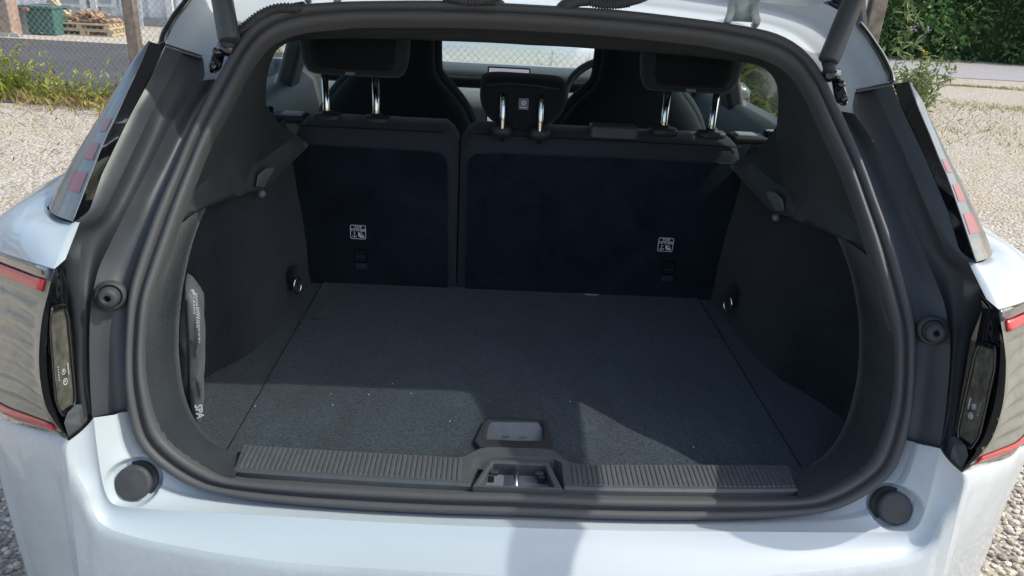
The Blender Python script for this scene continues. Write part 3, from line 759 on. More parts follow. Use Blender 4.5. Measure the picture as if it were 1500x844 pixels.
# tie-down rings low on the side lining and the little silver clips
def tiedown(fx):
    c = atX(427, 418, -0.452)
    pl = MB().box(fx(c+Vector((0.002, 0.01, 0.012))), (0.012, 0.034, 0.045)); pl.obj('ring_cavity_shade', fabric_dk, car, smooth=False, bevel=0.004)  # dark box stands in for the shaded cavity behind the ring
    pts = []
    for k in range(25):
        a = 2*math.pi*k/24; pts.append(fx(c+Vector((0.012+0.004*math.cos(a), 0.013*math.cos(a)*1.0, 0.017*math.sin(a)))))
    MB().tube(pts, 0.0023, 8, cap=False).obj('tie_down_ring', chrome, car)
    return None
both(tiedown)

# floor: fixed side strips + lift-out panel
floor_y1 = 0.745
def sidefloor(fx):
    v = [Vector((-0.60, 0.07, FZ-.002)), Vector((-0.428, 0.07, FZ-.002)), Vector((-0.428, floor_y1, FZ-.002)), Vector((-0.60, floor_y1, FZ-.002))]
    MB().prism([fx(p) for p in v], (0, 0, -0.02)).obj('floor_side', carpet, car, smooth=False)
both(sidefloor)
MB().box((0, 0.40, FZ-0.06), (1.2, 0.75, 0.01)).obj('under_floor', rubber, car, smooth=False)
for sx, px, py in ((-1, 448, 471), (1, 1044, 496)):
    c = atZ(px, py, FZ); c.z = FZ+0.0015
    MB().box(c, (0.030, 0.003, 0.002)).obj('floor_clip', grey_pl, car, smooth=False)
    q = [c+Vector((-sx*0.01, 0.01, 0)), c+Vector((sx*-0.035, 0.01, 0)), c+Vector((sx*-0.045, 0.13, 0)), c+Vector((sx*-0.02, 0.13, 0))]
    MB().prism(q, (0, 0, 0.0015)).obj('floor_flap', carpet, car, smooth=False)

# sill trim with ribbed treads
S_in = [(357, 652), (440, 657), (540, 663), (630, 668), (672, 670), (690, 664), (703, 657), (720, 655), (753, 656), (790, 657), (806, 659), (820, 667), (838, 678), (880, 681), (1000, 681), (1155, 682)]
def sillpt(px, py, s):                     # s 0 inner edge .. 1 front edge: gently falling towards the seal
    return atZ(px, py, 0.787-0.016*s)
sill_top = resample([atZ(x, y, 0.786) for x, y in S_in], 120)
sill_mid = resample([atZ(x, y, 0.784) for x, y in [(345, 684), (450, 690), (560, 697), (650, 702), (690, 706), (760, 708), (828, 708), (870, 710), (1000, 712), (1100, 713), (1165, 712)]], 120)
sill_lip = resample([atZ(x, y, 0.775) for x, y in [(340, 697), (450, 706), (600, 715), (755, 721), (900, 726), (1050, 728), (1169, 727)]], 120)
sill_low = [p+Vector((0, -0.004, -0.02)) for p in sill_lip]
sill_back = [p+Vector((0, 0.004, -0.03)) for p in sill_top]
rows = [sill_back, sill_top]+[[a.lerp(b, k/4) for a, b in zip(sill_top, sill_mid)] for k in (1, 2, 3, 4)]
rows += [[a.lerp(b, k)+Vector((0, -.003, .004))*math.sin(math.pi*k) for a, b in zip(sill_mid, sill_lip)] for k in (.33, .66, 1)]+[sill_low]
# sink the middle for the latch
LC = atZ(757, 693, 0.784)
for r_ in rows[3:7]:
    for p in r_:
        d = abs(p.x-LC.x)
        if d < 0.062: p.z -= 0.030*min(1, (0.062-d)/0.008)
sill = MB().loft(rows).obj('sill_trim', grey_pl, car, angle=35)
def ribs(x0, x1, ya, yb):
    n = int((x1-x0)/0.0070); vs = []; fs = []
    for i in range(n):
        xa = x0+(x1-x0)*i/n; xb = xa+(x1-x0)/n; xm = [xa, xa+(xb-xa)*.25, xa+(xb-xa)*.72, xb]
        k = len(vs)
        for x, h in zip(xm, (0.0005, 0.0022, 0.0022, 0.0005)):
            yA = ya(x); yB = yb(x)
            vs += [Vector((x, yA, 0.7850+h)), Vector((x, yB, 0.7830+h)), Vector((x, yB-0.003, 0.7815))]
        for q in range(3): fs += [(k+q*3, k+q*3+1, k+q*3+4, k+q*3+3), (k+q*3+1, k+q*3+2, k+q*3+5, k+q*3+4)]
    return mesh('ribbed_tread', vs, fs, grey_pl, sill, smooth=False)
def lin(x, curve):
    for a, b in zip(curve, curve[1:]):
        if a.x <= x <= b.x: return a.y+(b.y-a.y)*(x-a.x)/(b.x-a.x)
    return curve[0].y if x < curve[0].x else curve[-1].y
tl_, ml_ = sill_top, sill_mid
ribs(tl_[0].x+0.006, atZ(676, 690, .784).x, lambda x: lin(x, tl_)-0.002, lambda x: lin(x, ml_))
ribs(atZ(836, 690, .784).x, tl_[-1].x-0.006, lambda x: lin(x, tl_)-0.002, lambda x: lin(x, ml_))
# latch recess frame, striker, hooks
fr = [atZ(*q) for q in [(718, 672, .79), (803, 676, .79), (824, 716, .788), (692, 712, .788)]]
fi = [atZ(*q) for q in [(722, 678, .79), (798, 681, .79), (812, 713, .788), (703, 710, .788)]]
fb = [p+Vector((0, 0, -.022)) for p in fi]
MB().loft([[p+Vector((0, 0, -.015)) for p in fr], fr, fi, fb], closed=True).obj('latch_frame', grey_pl, sill, smooth=False, bevel=0.003)
MB().add([p+Vector((0, 0, .002)) for p in fb], [(0, 1, 2, 3)]).obj('latch_floor', tray_m, sill, smooth=False)
st = [atZ(756, 678, .783), atZ(756, 711, .783)]
MB().tube([st[0]+Vector((0, 0.004, -.02)), st[0]+Vector((0, 0.002, -.003)), st[0], st[1], st[1]+Vector((0, -.002, -.003)), st[1]+Vector((0, -.003, -.02))], 0.0038, 12).obj('striker', steel, sill)
for px in (719, 793):
    c = atZ(px, 697+(px-719)*.03, .775)
    hk = MB().box(c, (0.010, 0.016, 0.012)); hk.box(c+Vector((0.004 if px < 750 else -.004, -.002, 0.007)), (0.012, 0.008, 0.006)); hk.obj('latch_clip', black_mat, sill, smooth=False, bevel=0.0015)
# lift handle recess in the boot floor
ho = [atZ(*q) for q in [(716, 612, .7755), (793, 614, .7755), (801, 620, .7755), (811, 651, .778), (804, 659, .779), (755, 657, .779), (702, 654, .779), (695, 646, .778), (708, 617, .7755)]]
hi_ = [atZ(*q) for q in [(718, 614.5, .7765), (790, 616.5, .7765), (796, 622, .7765), (797, 640, .778), (792, 645, .778), (755, 645, .778), (714, 643, .778), (710, 639, .778), (714, 619, .7765)]]
cen = sum(hi_, Vector())/len(hi_)
yn, yf = min(p.y for p in hi_), max(p.y for p in hi_)
hb = [p.lerp(cen, .04)+Vector((0, 0, -.003-.020*(yf-p.y)/(yf-yn))) for p in hi_]
MB().loft([[p+Vector((0, 0, -.008)) for p in ho], ho, hi_, hb], closed=True).obj('lift_handle', black_mat, car, bevel=0.0015, angle=40)
MB().add(hb, [tuple(range(len(hb)))]).obj('handle_tray', tray_m, car, smooth=False)
NF = 72; rect = []
for i in range(NF):
    a_ = 2*math.pi*i/NF; dx, dy = math.cos(a_), math.sin(a_)
    tx_ = ((0.425 if dx > 0 else -0.425)-cen.x)/dx if abs(dx) > 1e-6 else 9; ty_ = ((0.744 if dy > 0 else 0.068)-cen.y)/dy if abs(dy) > 1e-6 else 9
    t_ = min(tx_, ty_); rect.append(Vector((cen.x+dx*t_, cen.y+dy*t_, FZ+.001)))
for cx_, cy_2 in ((-.425, .068), (.425, .068), (.425, .744), (-.425, .744)):
    k_ = min(range(NF), key=lambda i: (rect[i]-Vector((cx_, cy_2, FZ+.001))).length); rect[k_] = Vector((cx_, cy_2, FZ+.001))
hole = []
for i in range(NF):
    a_ = 2*math.pi*i/NF; dr = Vector((math.cos(a_), math.sin(a_), 0)); best = .02
    for p, q in zip(ho, ho[1:]+ho[:1]):
        e_ = q-p; den = dr.x*e_.y-dr.y*e_.x
        if abs(den) < 1e-9: continue
        w2 = p-cen; t_ = (w2.x*e_.y-w2.y*e_.x)/den; u_2 = (w2.x*dr.y-w2.y*dr.x)/den
        if t_ > 0 and 0 <= u_2 <= 1: best = t_
    hole.append(Vector((cen.x, cen.y, FZ+.001))+dr*best*.96)
MB().loft([[p+Vector((0, 0, -.02)) for p in rect], [p+Vector((0, 0, -.004)) for p in rect], [p.lerp(cen, .006)+Vector((0, 0, 0)) for p in rect], hole, [p+Vector((0, 0, -.02)) for p in hole]], closed=True).obj('boot_floor', carpet, car, smooth=False)
em = MB()
for sx in (-.013, .013):
    em.tube([cen+Vector((sx+.006*math.cos(R(200+14*i)), .002+.003*math.sin(R(200+14*i)), -.0105)) for i in range(11)], .0008, 5)
em.obj('embossed_mark', grey_pl, car, smooth=False, kind='stuff')

# ================================================================== REAR SEATS
SY = 0.74
XL0, XS0, XS1, XR1 = -0.475, atY(671, 300, SY).x-0.0015, atY(671, 300, SY).x+0.0015, 0.475
def seatback(x0, x1, split_right, ztop):
    w_ = x1-x0; cx = (x0+x1)/2; z0 = 0.755
    # rounded upholstered body: profile in (y, z)
    pf = [(0.0, z0), (0.0, ztop-.030), (.004, ztop-.013), (.014, ztop-.003), (.028, ztop), (.085, ztop+.004), (.11, ztop-.01), (.12, ztop-.04), (.13, z0)]
    xs = [x0, x0+.004, x0+.014, x0+.03]+[x0+.03+(w_-.06)*i/12 for i in range(1, 12)]+[x1-.03, x1-.014, x1-.004, x1]
    cs = []
    for x in xs:
        e = min(x-x0, x1-x); inset = 0 if e > .029 else (.016*(1-e/.03)**2)
        rr_ = min(1, e/.03); row = []
        for (y, z) in pf:
            drop = (1-rr_)**2*0.035 if z > ztop-.035 else 0
            yy = SY+y+inset*(1 if y < .05 else -1); row.append(Vector((x, yy, z-drop)))
        cs.append(resample(row, 40, False))
    o = MB().loft(cs).obj('rear_seat_back', fabric, car)
    return o
seatL = seatback(XL0, XS0, True, 1.128); seatR = seatback(XS1, XR1, False, 1.128)
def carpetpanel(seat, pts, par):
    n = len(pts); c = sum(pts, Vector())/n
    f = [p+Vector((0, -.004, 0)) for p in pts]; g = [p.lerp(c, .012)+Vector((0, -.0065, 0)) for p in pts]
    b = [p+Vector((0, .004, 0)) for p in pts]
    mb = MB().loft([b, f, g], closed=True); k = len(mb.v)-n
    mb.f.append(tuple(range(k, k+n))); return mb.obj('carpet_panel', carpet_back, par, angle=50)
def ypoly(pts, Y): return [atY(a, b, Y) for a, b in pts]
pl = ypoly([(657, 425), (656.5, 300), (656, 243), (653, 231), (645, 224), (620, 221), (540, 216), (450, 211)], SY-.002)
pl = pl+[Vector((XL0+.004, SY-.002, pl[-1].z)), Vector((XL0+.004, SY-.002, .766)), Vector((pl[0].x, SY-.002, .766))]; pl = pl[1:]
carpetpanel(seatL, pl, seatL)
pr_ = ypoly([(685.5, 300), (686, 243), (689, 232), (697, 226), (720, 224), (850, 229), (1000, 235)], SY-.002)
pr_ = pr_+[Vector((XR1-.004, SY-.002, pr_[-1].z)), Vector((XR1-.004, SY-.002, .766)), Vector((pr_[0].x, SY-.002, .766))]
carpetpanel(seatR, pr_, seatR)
# piping seams between top fabric and the band
for x0, x1, par in ((XL0+.01, XS0-.03, seatL), (XS1+.03, XR1-.01, seatR)):
    MB().tube([Vector((x0+(x1-x0)*i/10, SY+.0045, 1.1165)) for i in range(11)], 0.0016, 6).obj('seam', fabric_dk, par)
# TOP TETHER labels and tether slots
def tether(px, py, par, tilt):
    yy = SY-.0095
    o = atY(px, py, yy); ax = Vector((1, 0, 0)); ay = Vector((0, 0, 1)); az = Vector((0, -1, 0))
    W, H = 0.034, 0.032
    mb = MB()
    a = [(x, y, 0.0004) for x, y in rrect(W, H, .004, 4)]; b = [(x, y, 0.0004) for x, y in rrect(W-.0028, H-.0028, .003, 4)]
    mb.loft([place(a, o, ax, ay, az), place(b, o, ax, ay, az)], closed=True)
    for s, size, yo in (('TOP', .0078, .0105), ('TETHER', .0082, .0042)):
        v, f = text_geo(s, size); v = [(x*1.12, y+yo, z+.0004) for x, y, z in v]; mb.add(place(v, o, ax, ay, az), f)
    # anchor
    def poly(q): mb.add(place([(x, y, .0005) for x, y in q], o, ax, ay, az), [tuple(range(len(q)))])
    poly([(-.0082, -.001), (-.0070, -.001), (-.0070, -.0115), (-.0082, -.0115)])
    poly([(-.0105, -.0022), (-.0048, -.0022), (-.0048, -.0034), (-.0105, -.0034)])
    N = 10
    for i in range(N):
        t0, t1 = R(200+140*i/N), R(200+140*(i+1)/N); c0 = (-.0076, -.0065)
        poly([(c0[0]+.0058*math.cos(t0), c0[1]+.0058*math.sin(t0)), (c0[0]+.0058*math.cos(t1), c0[1]+.0058*math.sin(t1)), (c0[0]+.0044*math.cos(t1), c0[1]+.0044*math.sin(t1)), (c0[0]+.0044*math.cos(t0), c0[1]+.0044*math.sin(t0))])
    # child seat pictogram
    poly([(.0000, -.0005), (.0030, -.0005), (.0062, -.0070), (.0125, -.0085), (.0135, -.0122), (.0040, -.0122), (.0005, -.0085)])
    poly([(.0055, -.0010), (.0085, -.0010), (.0085, -.0042), (.0055, -.0042)])
    poly([(.0090, -.0045), (.0122, -.0058), (.0118, -.0070), (.0086, -.0058)])
    mb.obj('tether_label', white_ink, par, smooth=False)
    c = atY(px+4, py+34, SY-.007)
    fr_ = MB(); oo = [(x, y, 0) for x, y in rrect(.030, .034, .004, 3)]; ii = [(x, y-.001, -.0) for x, y in rrect(.024, .026, .003, 3)]
    bk = [(x, y, -.012) for x, y, _ in ii]
    fr_.loft([place(oo, c, ax, ay, az), place([(x, y, .002) for x, y, _ in oo], c, ax, ay, az), place([(x, y, .002) for x, y, _ in ii], c, ax, ay, az), place([(x, y, .0004) for x, y, _ in ii], c, ax, ay, az)], closed=True)
    fr_.obj('tether_slot', black_gloss, par, smooth=False)
    MB().box(c+Vector((0, -.003, -.003)), (.022, .002, .0014)).obj('tether_bar', steel, par, smooth=False)
    fl = MB().box(c+Vector((.001, -.002, -.025)), (.024, .003, .012)); fl.obj('tether_flap', fabric, par, smooth=False)
tether(524.5, 340, seatL, 0); tether(975, 358.5, seatR, 0)

def blob(name, sections, m, par, n=28, sub=0, pw=3.0, **k):
    "superellipse sections: (centre, half width x, half depth y) stacked in z"
    cs = []
    for (c, hx, hy) in sections:
        row = []
        for i in range(n):
            a = 2*math.pi*i/n; ca, sa = math.cos(a), math.sin(a)
            row.append(Vector(c)+Vector((hx*math.copysign(abs(ca)**(2/pw), ca), hy*math.copysign(abs(sa)**(2/pw), sa), 0)))
        cs.append(row)
    mb = MB().loft(cs, closed=True); N = len(cs)
    mb.f += [tuple(range(n)), tuple(range((N-1)*n, N*n))]
    return mb.obj(name, m, par, **k)
HY = 0.80
def headrest(lp, rp, lb, rb, lx, rx, bot):
    "lp/rp: tops of the posts, lb/rb: their feet (photo pixels); lx, rx: sides of the cushion; bot: its lower edge"
    cx = (atY(lx, bot-20, HY).x+atY(rx, bot-20, HY).x)/2; hw = (atY(rx, bot-20, HY).x-atY(lx, bot-20, HY).x)/2
    zb = atY((lx+rx)/2, bot, HY-.03).z
    secs = [((cx, HY+.005, zb), hw*.80, .022), ((cx, HY, zb+.006), hw*.88, .036), ((cx, HY, zb+.025), hw*.96, .048), ((cx, HY, zb+.06), hw, .055), ((cx, HY+.005, zb+.12), hw*.98, .055), ((cx, HY+.008, zb+.155), hw*.93, .045), ((cx, HY+.01, zb+.17), hw*.8, .025)]
    o = blob('rear_headrest', secs, fabric_bl, car)
    secs2 = [((cx, HY-.018, zb+.012), hw*.66, .022), ((cx, HY-.020, zb+.018), hw*.74, .034), ((cx, HY-.020, zb+.035), hw*.80, .044), ((cx, HY-.020, zb+.075), hw*.83, .047), ((cx, HY-.018, zb+.13), hw*.80, .046), ((cx, HY-.012, zb+.16), hw*.7, .03)]
    blob('headrest_cushion', secs2, fabric_dk, o)
    MB().box((cx-.004, HY-.048, zb+.009), (.020, .003, .006)).obj('headrest_tag', tray_m, o, smooth=False)
    for t, b in ((lp, lb), (rp, rb)):
        B = atY(*b, HY-.012); T = atY(*t, HY-.012)
        pt = MB().tube([B+Vector((0, 0, -.02)), Vector((B.x*.5+T.x*.5, B.y, B.z)), Vector((B.x*.4+T.x*.6, B.y, T.z+.012))], 0.0072, 20).obj('headrest_post', chrome, o)
        blob('post_guide', [((B.x, B.y, B.z-.012), .030, .025), ((B.x, B.y, B.z-.001), .030, .025), ((B.x, B.y, B.z+.003), .027, .022), ((B.x, B.y, B.z+.0035), .012, .012), ((B.x, B.y, B.z+.009), .011, .011)], black_mat, o, n=24)
    return o
headrest((474, 106), (549, 110), (480, 168), (552, 172), 442, 601, 113)
headrest((979, 126), (1050, 132), (972, 189), (1042, 194), 935, 1082, 137)
# centre headrest: a rounded pouch-like cushion with a zip line and a cloth label
cy_ = HY-.02
co_ = [(703.5, 126), (705, 115), (711, 109.5), (724, 107.5), (745, 108), (790, 111), (813, 113), (824, 116), (830, 123), (831, 135), (829.5, 149), (823, 164), (810, 177), (792, 185), (766, 187), (738, 182), (718, 174), (707, 159), (703, 142)]
cp = resample([atY(x, y, cy_) for x, y in co_+[co_[0]]], 49)[:-1]; cc = sum(cp, Vector())/len(cp)
layers = [(.86, .052), (.95, .046), (1.0, .03), (1.0, .0), (.96, -.028), (.88, -.042), (.7, -.050), (.4, -.053)]
chm = MB().loft([[cc+(p-cc)*s+Vector((0, d, 0)) for p in cp] for s, d in layers], closed=True); n_ = len(cp); N = len(layers)
chm.f += [tuple(range(n_)), tuple(range((N-1)*n_, N*n_))]
chd = chm.obj('centre_headrest', fabric_dk, car)
MB().tube([cc+(p-cc)*.985+Vector((0, -.018, -.010)) for p in cp[2:16]], .002, 6).obj('headrest_piping', fabric, chd)
MB().tube([atY(x, y, cy_-.050) for x, y in ((712, 125), (740, 122), (780, 125), (820, 131))], .0016, 6).obj('headrest_piping', fabric, chd)
lab = atY(767, 152.5, cy_-.056); MB().box(lab, (.020, .0016, .022)).obj('cloth_label', mat('label_cloth', (.18, .18, .24), .7), chd, smooth=False)
mk = MB()
for r_ in (.0045, .0022):
    N = 16; mk.loft([[lab+Vector((r_*math.cos(2*math.pi*i/N), -.0012, .002+r_*math.sin(2*math.pi*i/N))) for i in range(N)], [lab+Vector((.7*r_*math.cos(2*math.pi*i/N), -.0012, .002+.7*r_*math.sin(2*math.pi*i/N))) for i in range(N)]], closed=True)
mk.box(lab+Vector((0, -.0012, -.007)), (.014, .0005, .0012)); mk.obj('label_mark', white_ink, chd, smooth=False)
for t, b in (((737, 142), (736, 186)), ((793, 146), (791, 190))):
    B = atY(*b, HY-.085); T = atY(*t, HY-.085)
    B.y = T.y = HY-.08
    MB().tube([B+Vector((0, 0, -.03)), B, T, T+Vector((0, .004, .003)), T+Vector((0, .03, .006))], .0062, 18).obj('headrest_post', chrome, chd)
    blob('post_guide', [((B.x, B.y+.012, B.z-.020), .022, .020), ((B.x, B.y+.012, B.z-.006), .022, .020), ((B.x, B.y+.012, B.z-.002), .019, .017), ((B.x, B.y+.01, B.z+.004), .010, .010)], black_mat, chd, n=24)
# seat belt outlet on top of the right seat back
q0 = atY(899, 195, .765)
MB().box(q0+Vector((0, 0.012, -.004)), (.102, .05, .040)).obj('belt_outlet', trim_m, seatR, smooth=False, bevel=0.008, seg=3)
# release levers at the outer ends
for px, py, s, par in ((425, 172, -1, seatL), (1095, 203, 1, seatR)):
    p = atY(px, py, .82)
    MB().box(p, (.075, .06, .016)).obj('release_base', black_mat, par, smooth=False, bevel=.005)
    MB().box(p+Vector((s*-.008, -.006, .010)), (.045, .036, .006)).obj('release_lever', mat('silver_plastic', (.30, .33, .36), .35), par, smooth=False, bevel=.003)
    MB().box(p+Vector((s*.055, .01, .004)), (.03, .03, .03)).obj('belt_anchor', black_gloss, par, smooth=False, bevel=.006)

# ================================================================== FRONT SEATS, DASH
def front_seat(cx, s):
    yb = 1.34
    secs = []
    for z, hw, d in ((0.62, .24, .07), (0.85, .24, .07), (0.96, .230, .065), (1.02, .214, .06), (1.06, .197, .058), (1.09, .177, .056), (1.12, .152, .054), (1.145, .127, .052), (1.17, .112, .05), (1.22, .109, .05), (1.28, .109, .05), (1.36, .105, .045), (1.40, .085, .03)):
        secs.append(((cx, yb-(z-1)*.22, z), hw, d))
    o = blob('front_seat', secs, fabric_fs, car, n=32, pw=3.2)
    # lighter side wings
    for sd in (-1, 1):
        pts = [Vector((cx+sd*(hw*.99), c[1]-.0+.028, c[2])) for (c, hw, d) in secs[2:12]]
        pts2 = [p+Vector((-sd*.035, -.055, 0)) for p in pts]
        MB().tube(resample(pts, 30), .020, 10).obj('seat_wing', fabric_bl, o)
        MB().tube(resample([p+Vector((-sd*.022, -.054, 0)) for p in pts], 30), .0022, 6).obj('seat_seam', fabric_bl, o)
    return o
front_seat(-0.335, -1); front_seat(0.335, 1)
db = []
for y, z in ((2.66, 1.035), (2.45, 1.075), (2.28, 1.085), (2.22, 1.080), (2.205, 1.066), (2.205, 1.05)):
    db.append([Vector((-0.78+1.56*i/12, y, z)) for i in range(13)])
MB().loft(db).obj('dash_top', mat('dash_top', (.075, .088, .095), .6, noise=(60, .1)), car)
MB().box((0, 2.20, 1.032), (1.44, .03, .036)).obj('sound_bar', fabric_dk, car, smooth=False, bevel=.01)
fl_ = []
for y, z in ((2.20, 1.012), (2.17, 1.005), (2.16, .93), (2.19, .80), (2.22, .55)):
    fl_.append([Vector((-0.78+1.56*i/12, y, z)) for i in range(13)])
MB().loft(fl_).obj('dash_face', dash_m, car)
# portrait centre screen, seen behind the centre headrest
sc_t = atY(746, 98, 2.05); sx_ = sc_t.x
scr = MB().box((sx_, 2.05, sc_t.z-.135), (.160, .016, .27)).obj('centre_screen', black_gloss, car, smooth=False, bevel=.006)
MB().box((sx_, 2.0405, sc_t.z-.135), (.148, .002, .258)).obj('screen_face', screen_m, scr, smooth=False)
MB().box((0, 1.75, .62), (.20, .9, .16)).obj('centre_console', trim_m, car, smooth=False, bevel=.02)
# steering wheel (right-hand drive)
swc = Vector((.375, 1.93, 1.015)); ax_ = Vector((0, -.88, .47)); e1 = Vector((1, 0, 0)); e2 = ax_.cross(e1).normalized()
sw = MB().tube([swc+(e1*.185*math.cos(a)+e2*.165*math.sin(a)*(1 if True else 1)) for a in [2*math.pi*i/48 for i in range(49)]], .0145, 12, cap=False).obj('steering_wheel', black_mat, car)
hb_ = MB(); hb_.box(swc, (.13, .05, .10)); hb_.box(swc, (.33, .022, .028)); hb_.obj('wheel_hub', black_mat, sw, smooth=False, bevel=.012)
# interior mirror side: door mirrors outside
for s in (-1, 1):
    blob('door_mirror', [((s*.96, 2.55, .93), .07, .04), ((s*.97, 2.55, .95), .10, .055), ((s*.97, 2.56, 1.01), .10, .05), ((s*.96, 2.57, 1.04), .08, .03)], black_gloss, car, n=20)

# ================================================================== THE BAG IN THE SIDE POCKET
bag = empty('storage_bag', atY(285, 615, .17), 'dark grey nylon bag with white lettering tucked into the left side pocket of the boot', 'bag')
bc = [(272, 418), (281, 424), (292, 440), (298, 452), (300, 480), (300, 520), (299, 560), (297, 600), (293, 622), (285, 625), (275, 608), (265, 570), (259, 520), (258, 480), (262, 445)]
BY = 0.185
bp = resample([atY(x, y, BY) for x, y in bc+[bc[0]]], 49, True)[:-1]; bcn = sum(bp, Vector())/len(bp)
lay = [(.80, .075), (.95, .06), (1.0, .03), (1.0, 0.0), (.93, -.016), (.75, -.024), (.4, -.027)]
bm_ = MB().loft([[bcn+(p-bcn)*s+Vector((-d*.35, d, 0))+Vector((0, .0015*math.sin(i*1.3+s*9)+.002*math.sin(i*.7), 0)) for i, p in enumerate(bp)] for s, d in lay], closed=True)
n_ = len(bp); bm_.f += [tuple(range(n_)), tuple(range((len(lay)-1)*n_, len(lay)*n_))]
bm_.obj('bag_body', bag_m, bag)
MB().tube([atY(x, y, BY-.029+abs(y-520)*.00005) for x, y in ((273, 440), (274, 470), (276, 500), (277, 530), (277, 560), (279, 590), (283, 612))], .0018, 6).obj('bag_seam', fabric_dk, bag)
tx = MB()
def bag_text(s, px, py, size):
    v, f = text_geo(s, size); o = atY(px, py, BY-.029); ax = Vector((0.05, 0.0, -1)).normalized(); az = Vector((0.25, -1, 0)).normalized(); ay = az.cross(ax)
    tx.add(place(v, o, ax, ay, az), f)
bag_text('SPA', 291.5, 603, .015)
tx.obj('bag_lettering', white_ink, bag, smooth=False); tx = MB()
rnd = random.Random(5)
for col_, (x0, y0, x1, y1) in enumerate(((284, 428, 284.5, 462), (287.5, 431, 289, 480), (290.5, 452, 292, 503))):
    t = 0.0; L = y1-y0
    while t < L:
        w_ = rnd.uniform(1.2, 3.2)
        a = atY(x0+(x1-x0)*t/L, y0+t, BY-.028); tx.box(a, (.0022, .0005, w_*.00085)); t += w_+rnd.uniform(.7, 1.5)
for i in range(4):
    a = atY(282+i*.9, 425+i*2.2, BY-.027); tx.box(a, (.004, .0005, .0022))
tx.obj('fine_print', white_ink, bag, smooth=False)
# lint specks on the carpet
ln = MB()
for x, y in ((485, 577), (540, 578), (602, 576), (487, 593), (374, 595), (659, 617), (575, 562), (835, 588), (1016, 655)):
    p = atZ(x, y, FZ+.0015); ln.lathe(p, (0, 0, 1), [(.0008, -.001), (.0007, .0004), (0, .0007)], 6)
lo_ = ln.obj('carpet_lint', white_ink, None, smooth=False, kind='stuff'); prop(lo_, label='specks of white lint on the dark boot carpet', category='lint')

# ================================================================== GROUND
def ground_mat(name, c1, c2, c3, sc, bumpd, rough=0.95, patch=None):
    M = bpy.data.materials.new(name); M.use_nodes = True; t = M.node_tree; b = t.nodes['Principled BSDF']; b.inputs['Roughness'].default_value = rough; b.inputs['Specular IOR Level'].default_value = .2
    tc = t.nodes.new('ShaderNodeTexCoord')
    vo = t.nodes.new('ShaderNodeTexVoronoi'); vo.inputs['Scale'].default_value = sc; t.links.new(tc.outputs['Object'], vo.inputs['Vector'])
    n1 = t.nodes.new('ShaderNodeTexNoise'); n1.inputs['Scale'].default_value = .9; n1.inputs['Detail'].default_value = 8; n1.inputs['Roughness'].default_value = .7; t.links.new(tc.outputs['Object'], n1.inputs['Vector'])
    r1 = t.nodes.new('ShaderNodeValToRGB'); r1.color_ramp.elements[0].position = .1; r1.color_ramp.elements[0].color = (*c1, 1); r1.color_ramp.elements[1].position = .9; r1.color_ramp.elements[1].color = (*c2, 1)
    sp = t.nodes.new('ShaderNodeSeparateColor'); t.links.new(vo.outputs['Color'], sp.inputs[0]); t.links.new(sp.outputs[0], r1.inputs[0])
    mx = t.nodes.new('ShaderNodeMix'); mx.data_type = 'RGBA'; mx.inputs['B'].default_value = (*c3, 1)
    r2 = t.nodes.new('ShaderNodeMapRange'); r2.inputs[1].default_value = .47; r2.inputs[2].default_value = .70; r2.inputs[4].default_value = .75; t.links.new(n1.outputs['Fac'], r2.inputs[0])
    t.links.new(r2.outputs[0], mx.inputs['Factor']); t.links.new(r1.outputs[0], mx.inputs['A']); t.links.new(mx.outputs['Result'], b.inputs['Base Color'])
    bu = t.nodes.new('ShaderNodeBump'); bu.inputs['Strength'].default_value = .9; bu.inputs['Distance'].default_value = bumpd; bu.invert = True
    t.links.new(vo.outputs['Distance'], bu.inputs['Height']); t.links.new(bu.outputs[0], b.inputs['Normal'])
    return M
gravel_m = ground_mat('gravel', (.31, .28, .225), (.51, .475, .40), (.38, .325, .215), 45, .02)
asphalt_m = ground_mat('asphalt', (.060, .062, .068), (.085, .086, .092), (.10, .10, .10), 70, .004)
conc_m = ground_mat('concrete', (.38, .35, .29), (.45, .42, .36), (.33, .29, .22), 20, .003)
path_m = ground_mat('paving', (.26, .26, .27), (.31, .31, .31), (.33, .31, .29), 40, .003)
def sheet(name, pts, z, m):
    o = mesh(name, [(x, y, z) for x, y in pts], [tuple(range(len(pts)))], m, None, smooth=False, kind='structure'); return o
sheet('ground', [(-150, -60), (150, -60), (150, 200), (-150, 200)], 0.0, gravel_m)
sheet('road', [(-60, 7.7), (3.2, 6.6), (4.2, 12.4), (-60, 12.6)], 0.006, asphalt_m)
sheet('yard', [(-60, 12.6), (4.2, 12.4), (6, 40), (-60, 40)], 0.010, conc_m)
sheet('path', [(7.2, 14.3), (60, 13.0), (60, 17.6), (7.4, 17.8)], 0.008, path_m)
for (x, y, wx, wy) in ((-3.9, 9.0, .35, .10), (-2.9, 10.4, .1, .06), (-4.6, 8.35, .5, .06)):
    pass
MB().box((-4.05, 8.6, .0085), (.40, .05, .003)).obj('road_mark', mat('road_paint', (.7, .7, .68), .7), None, smooth=False, kind='structure')
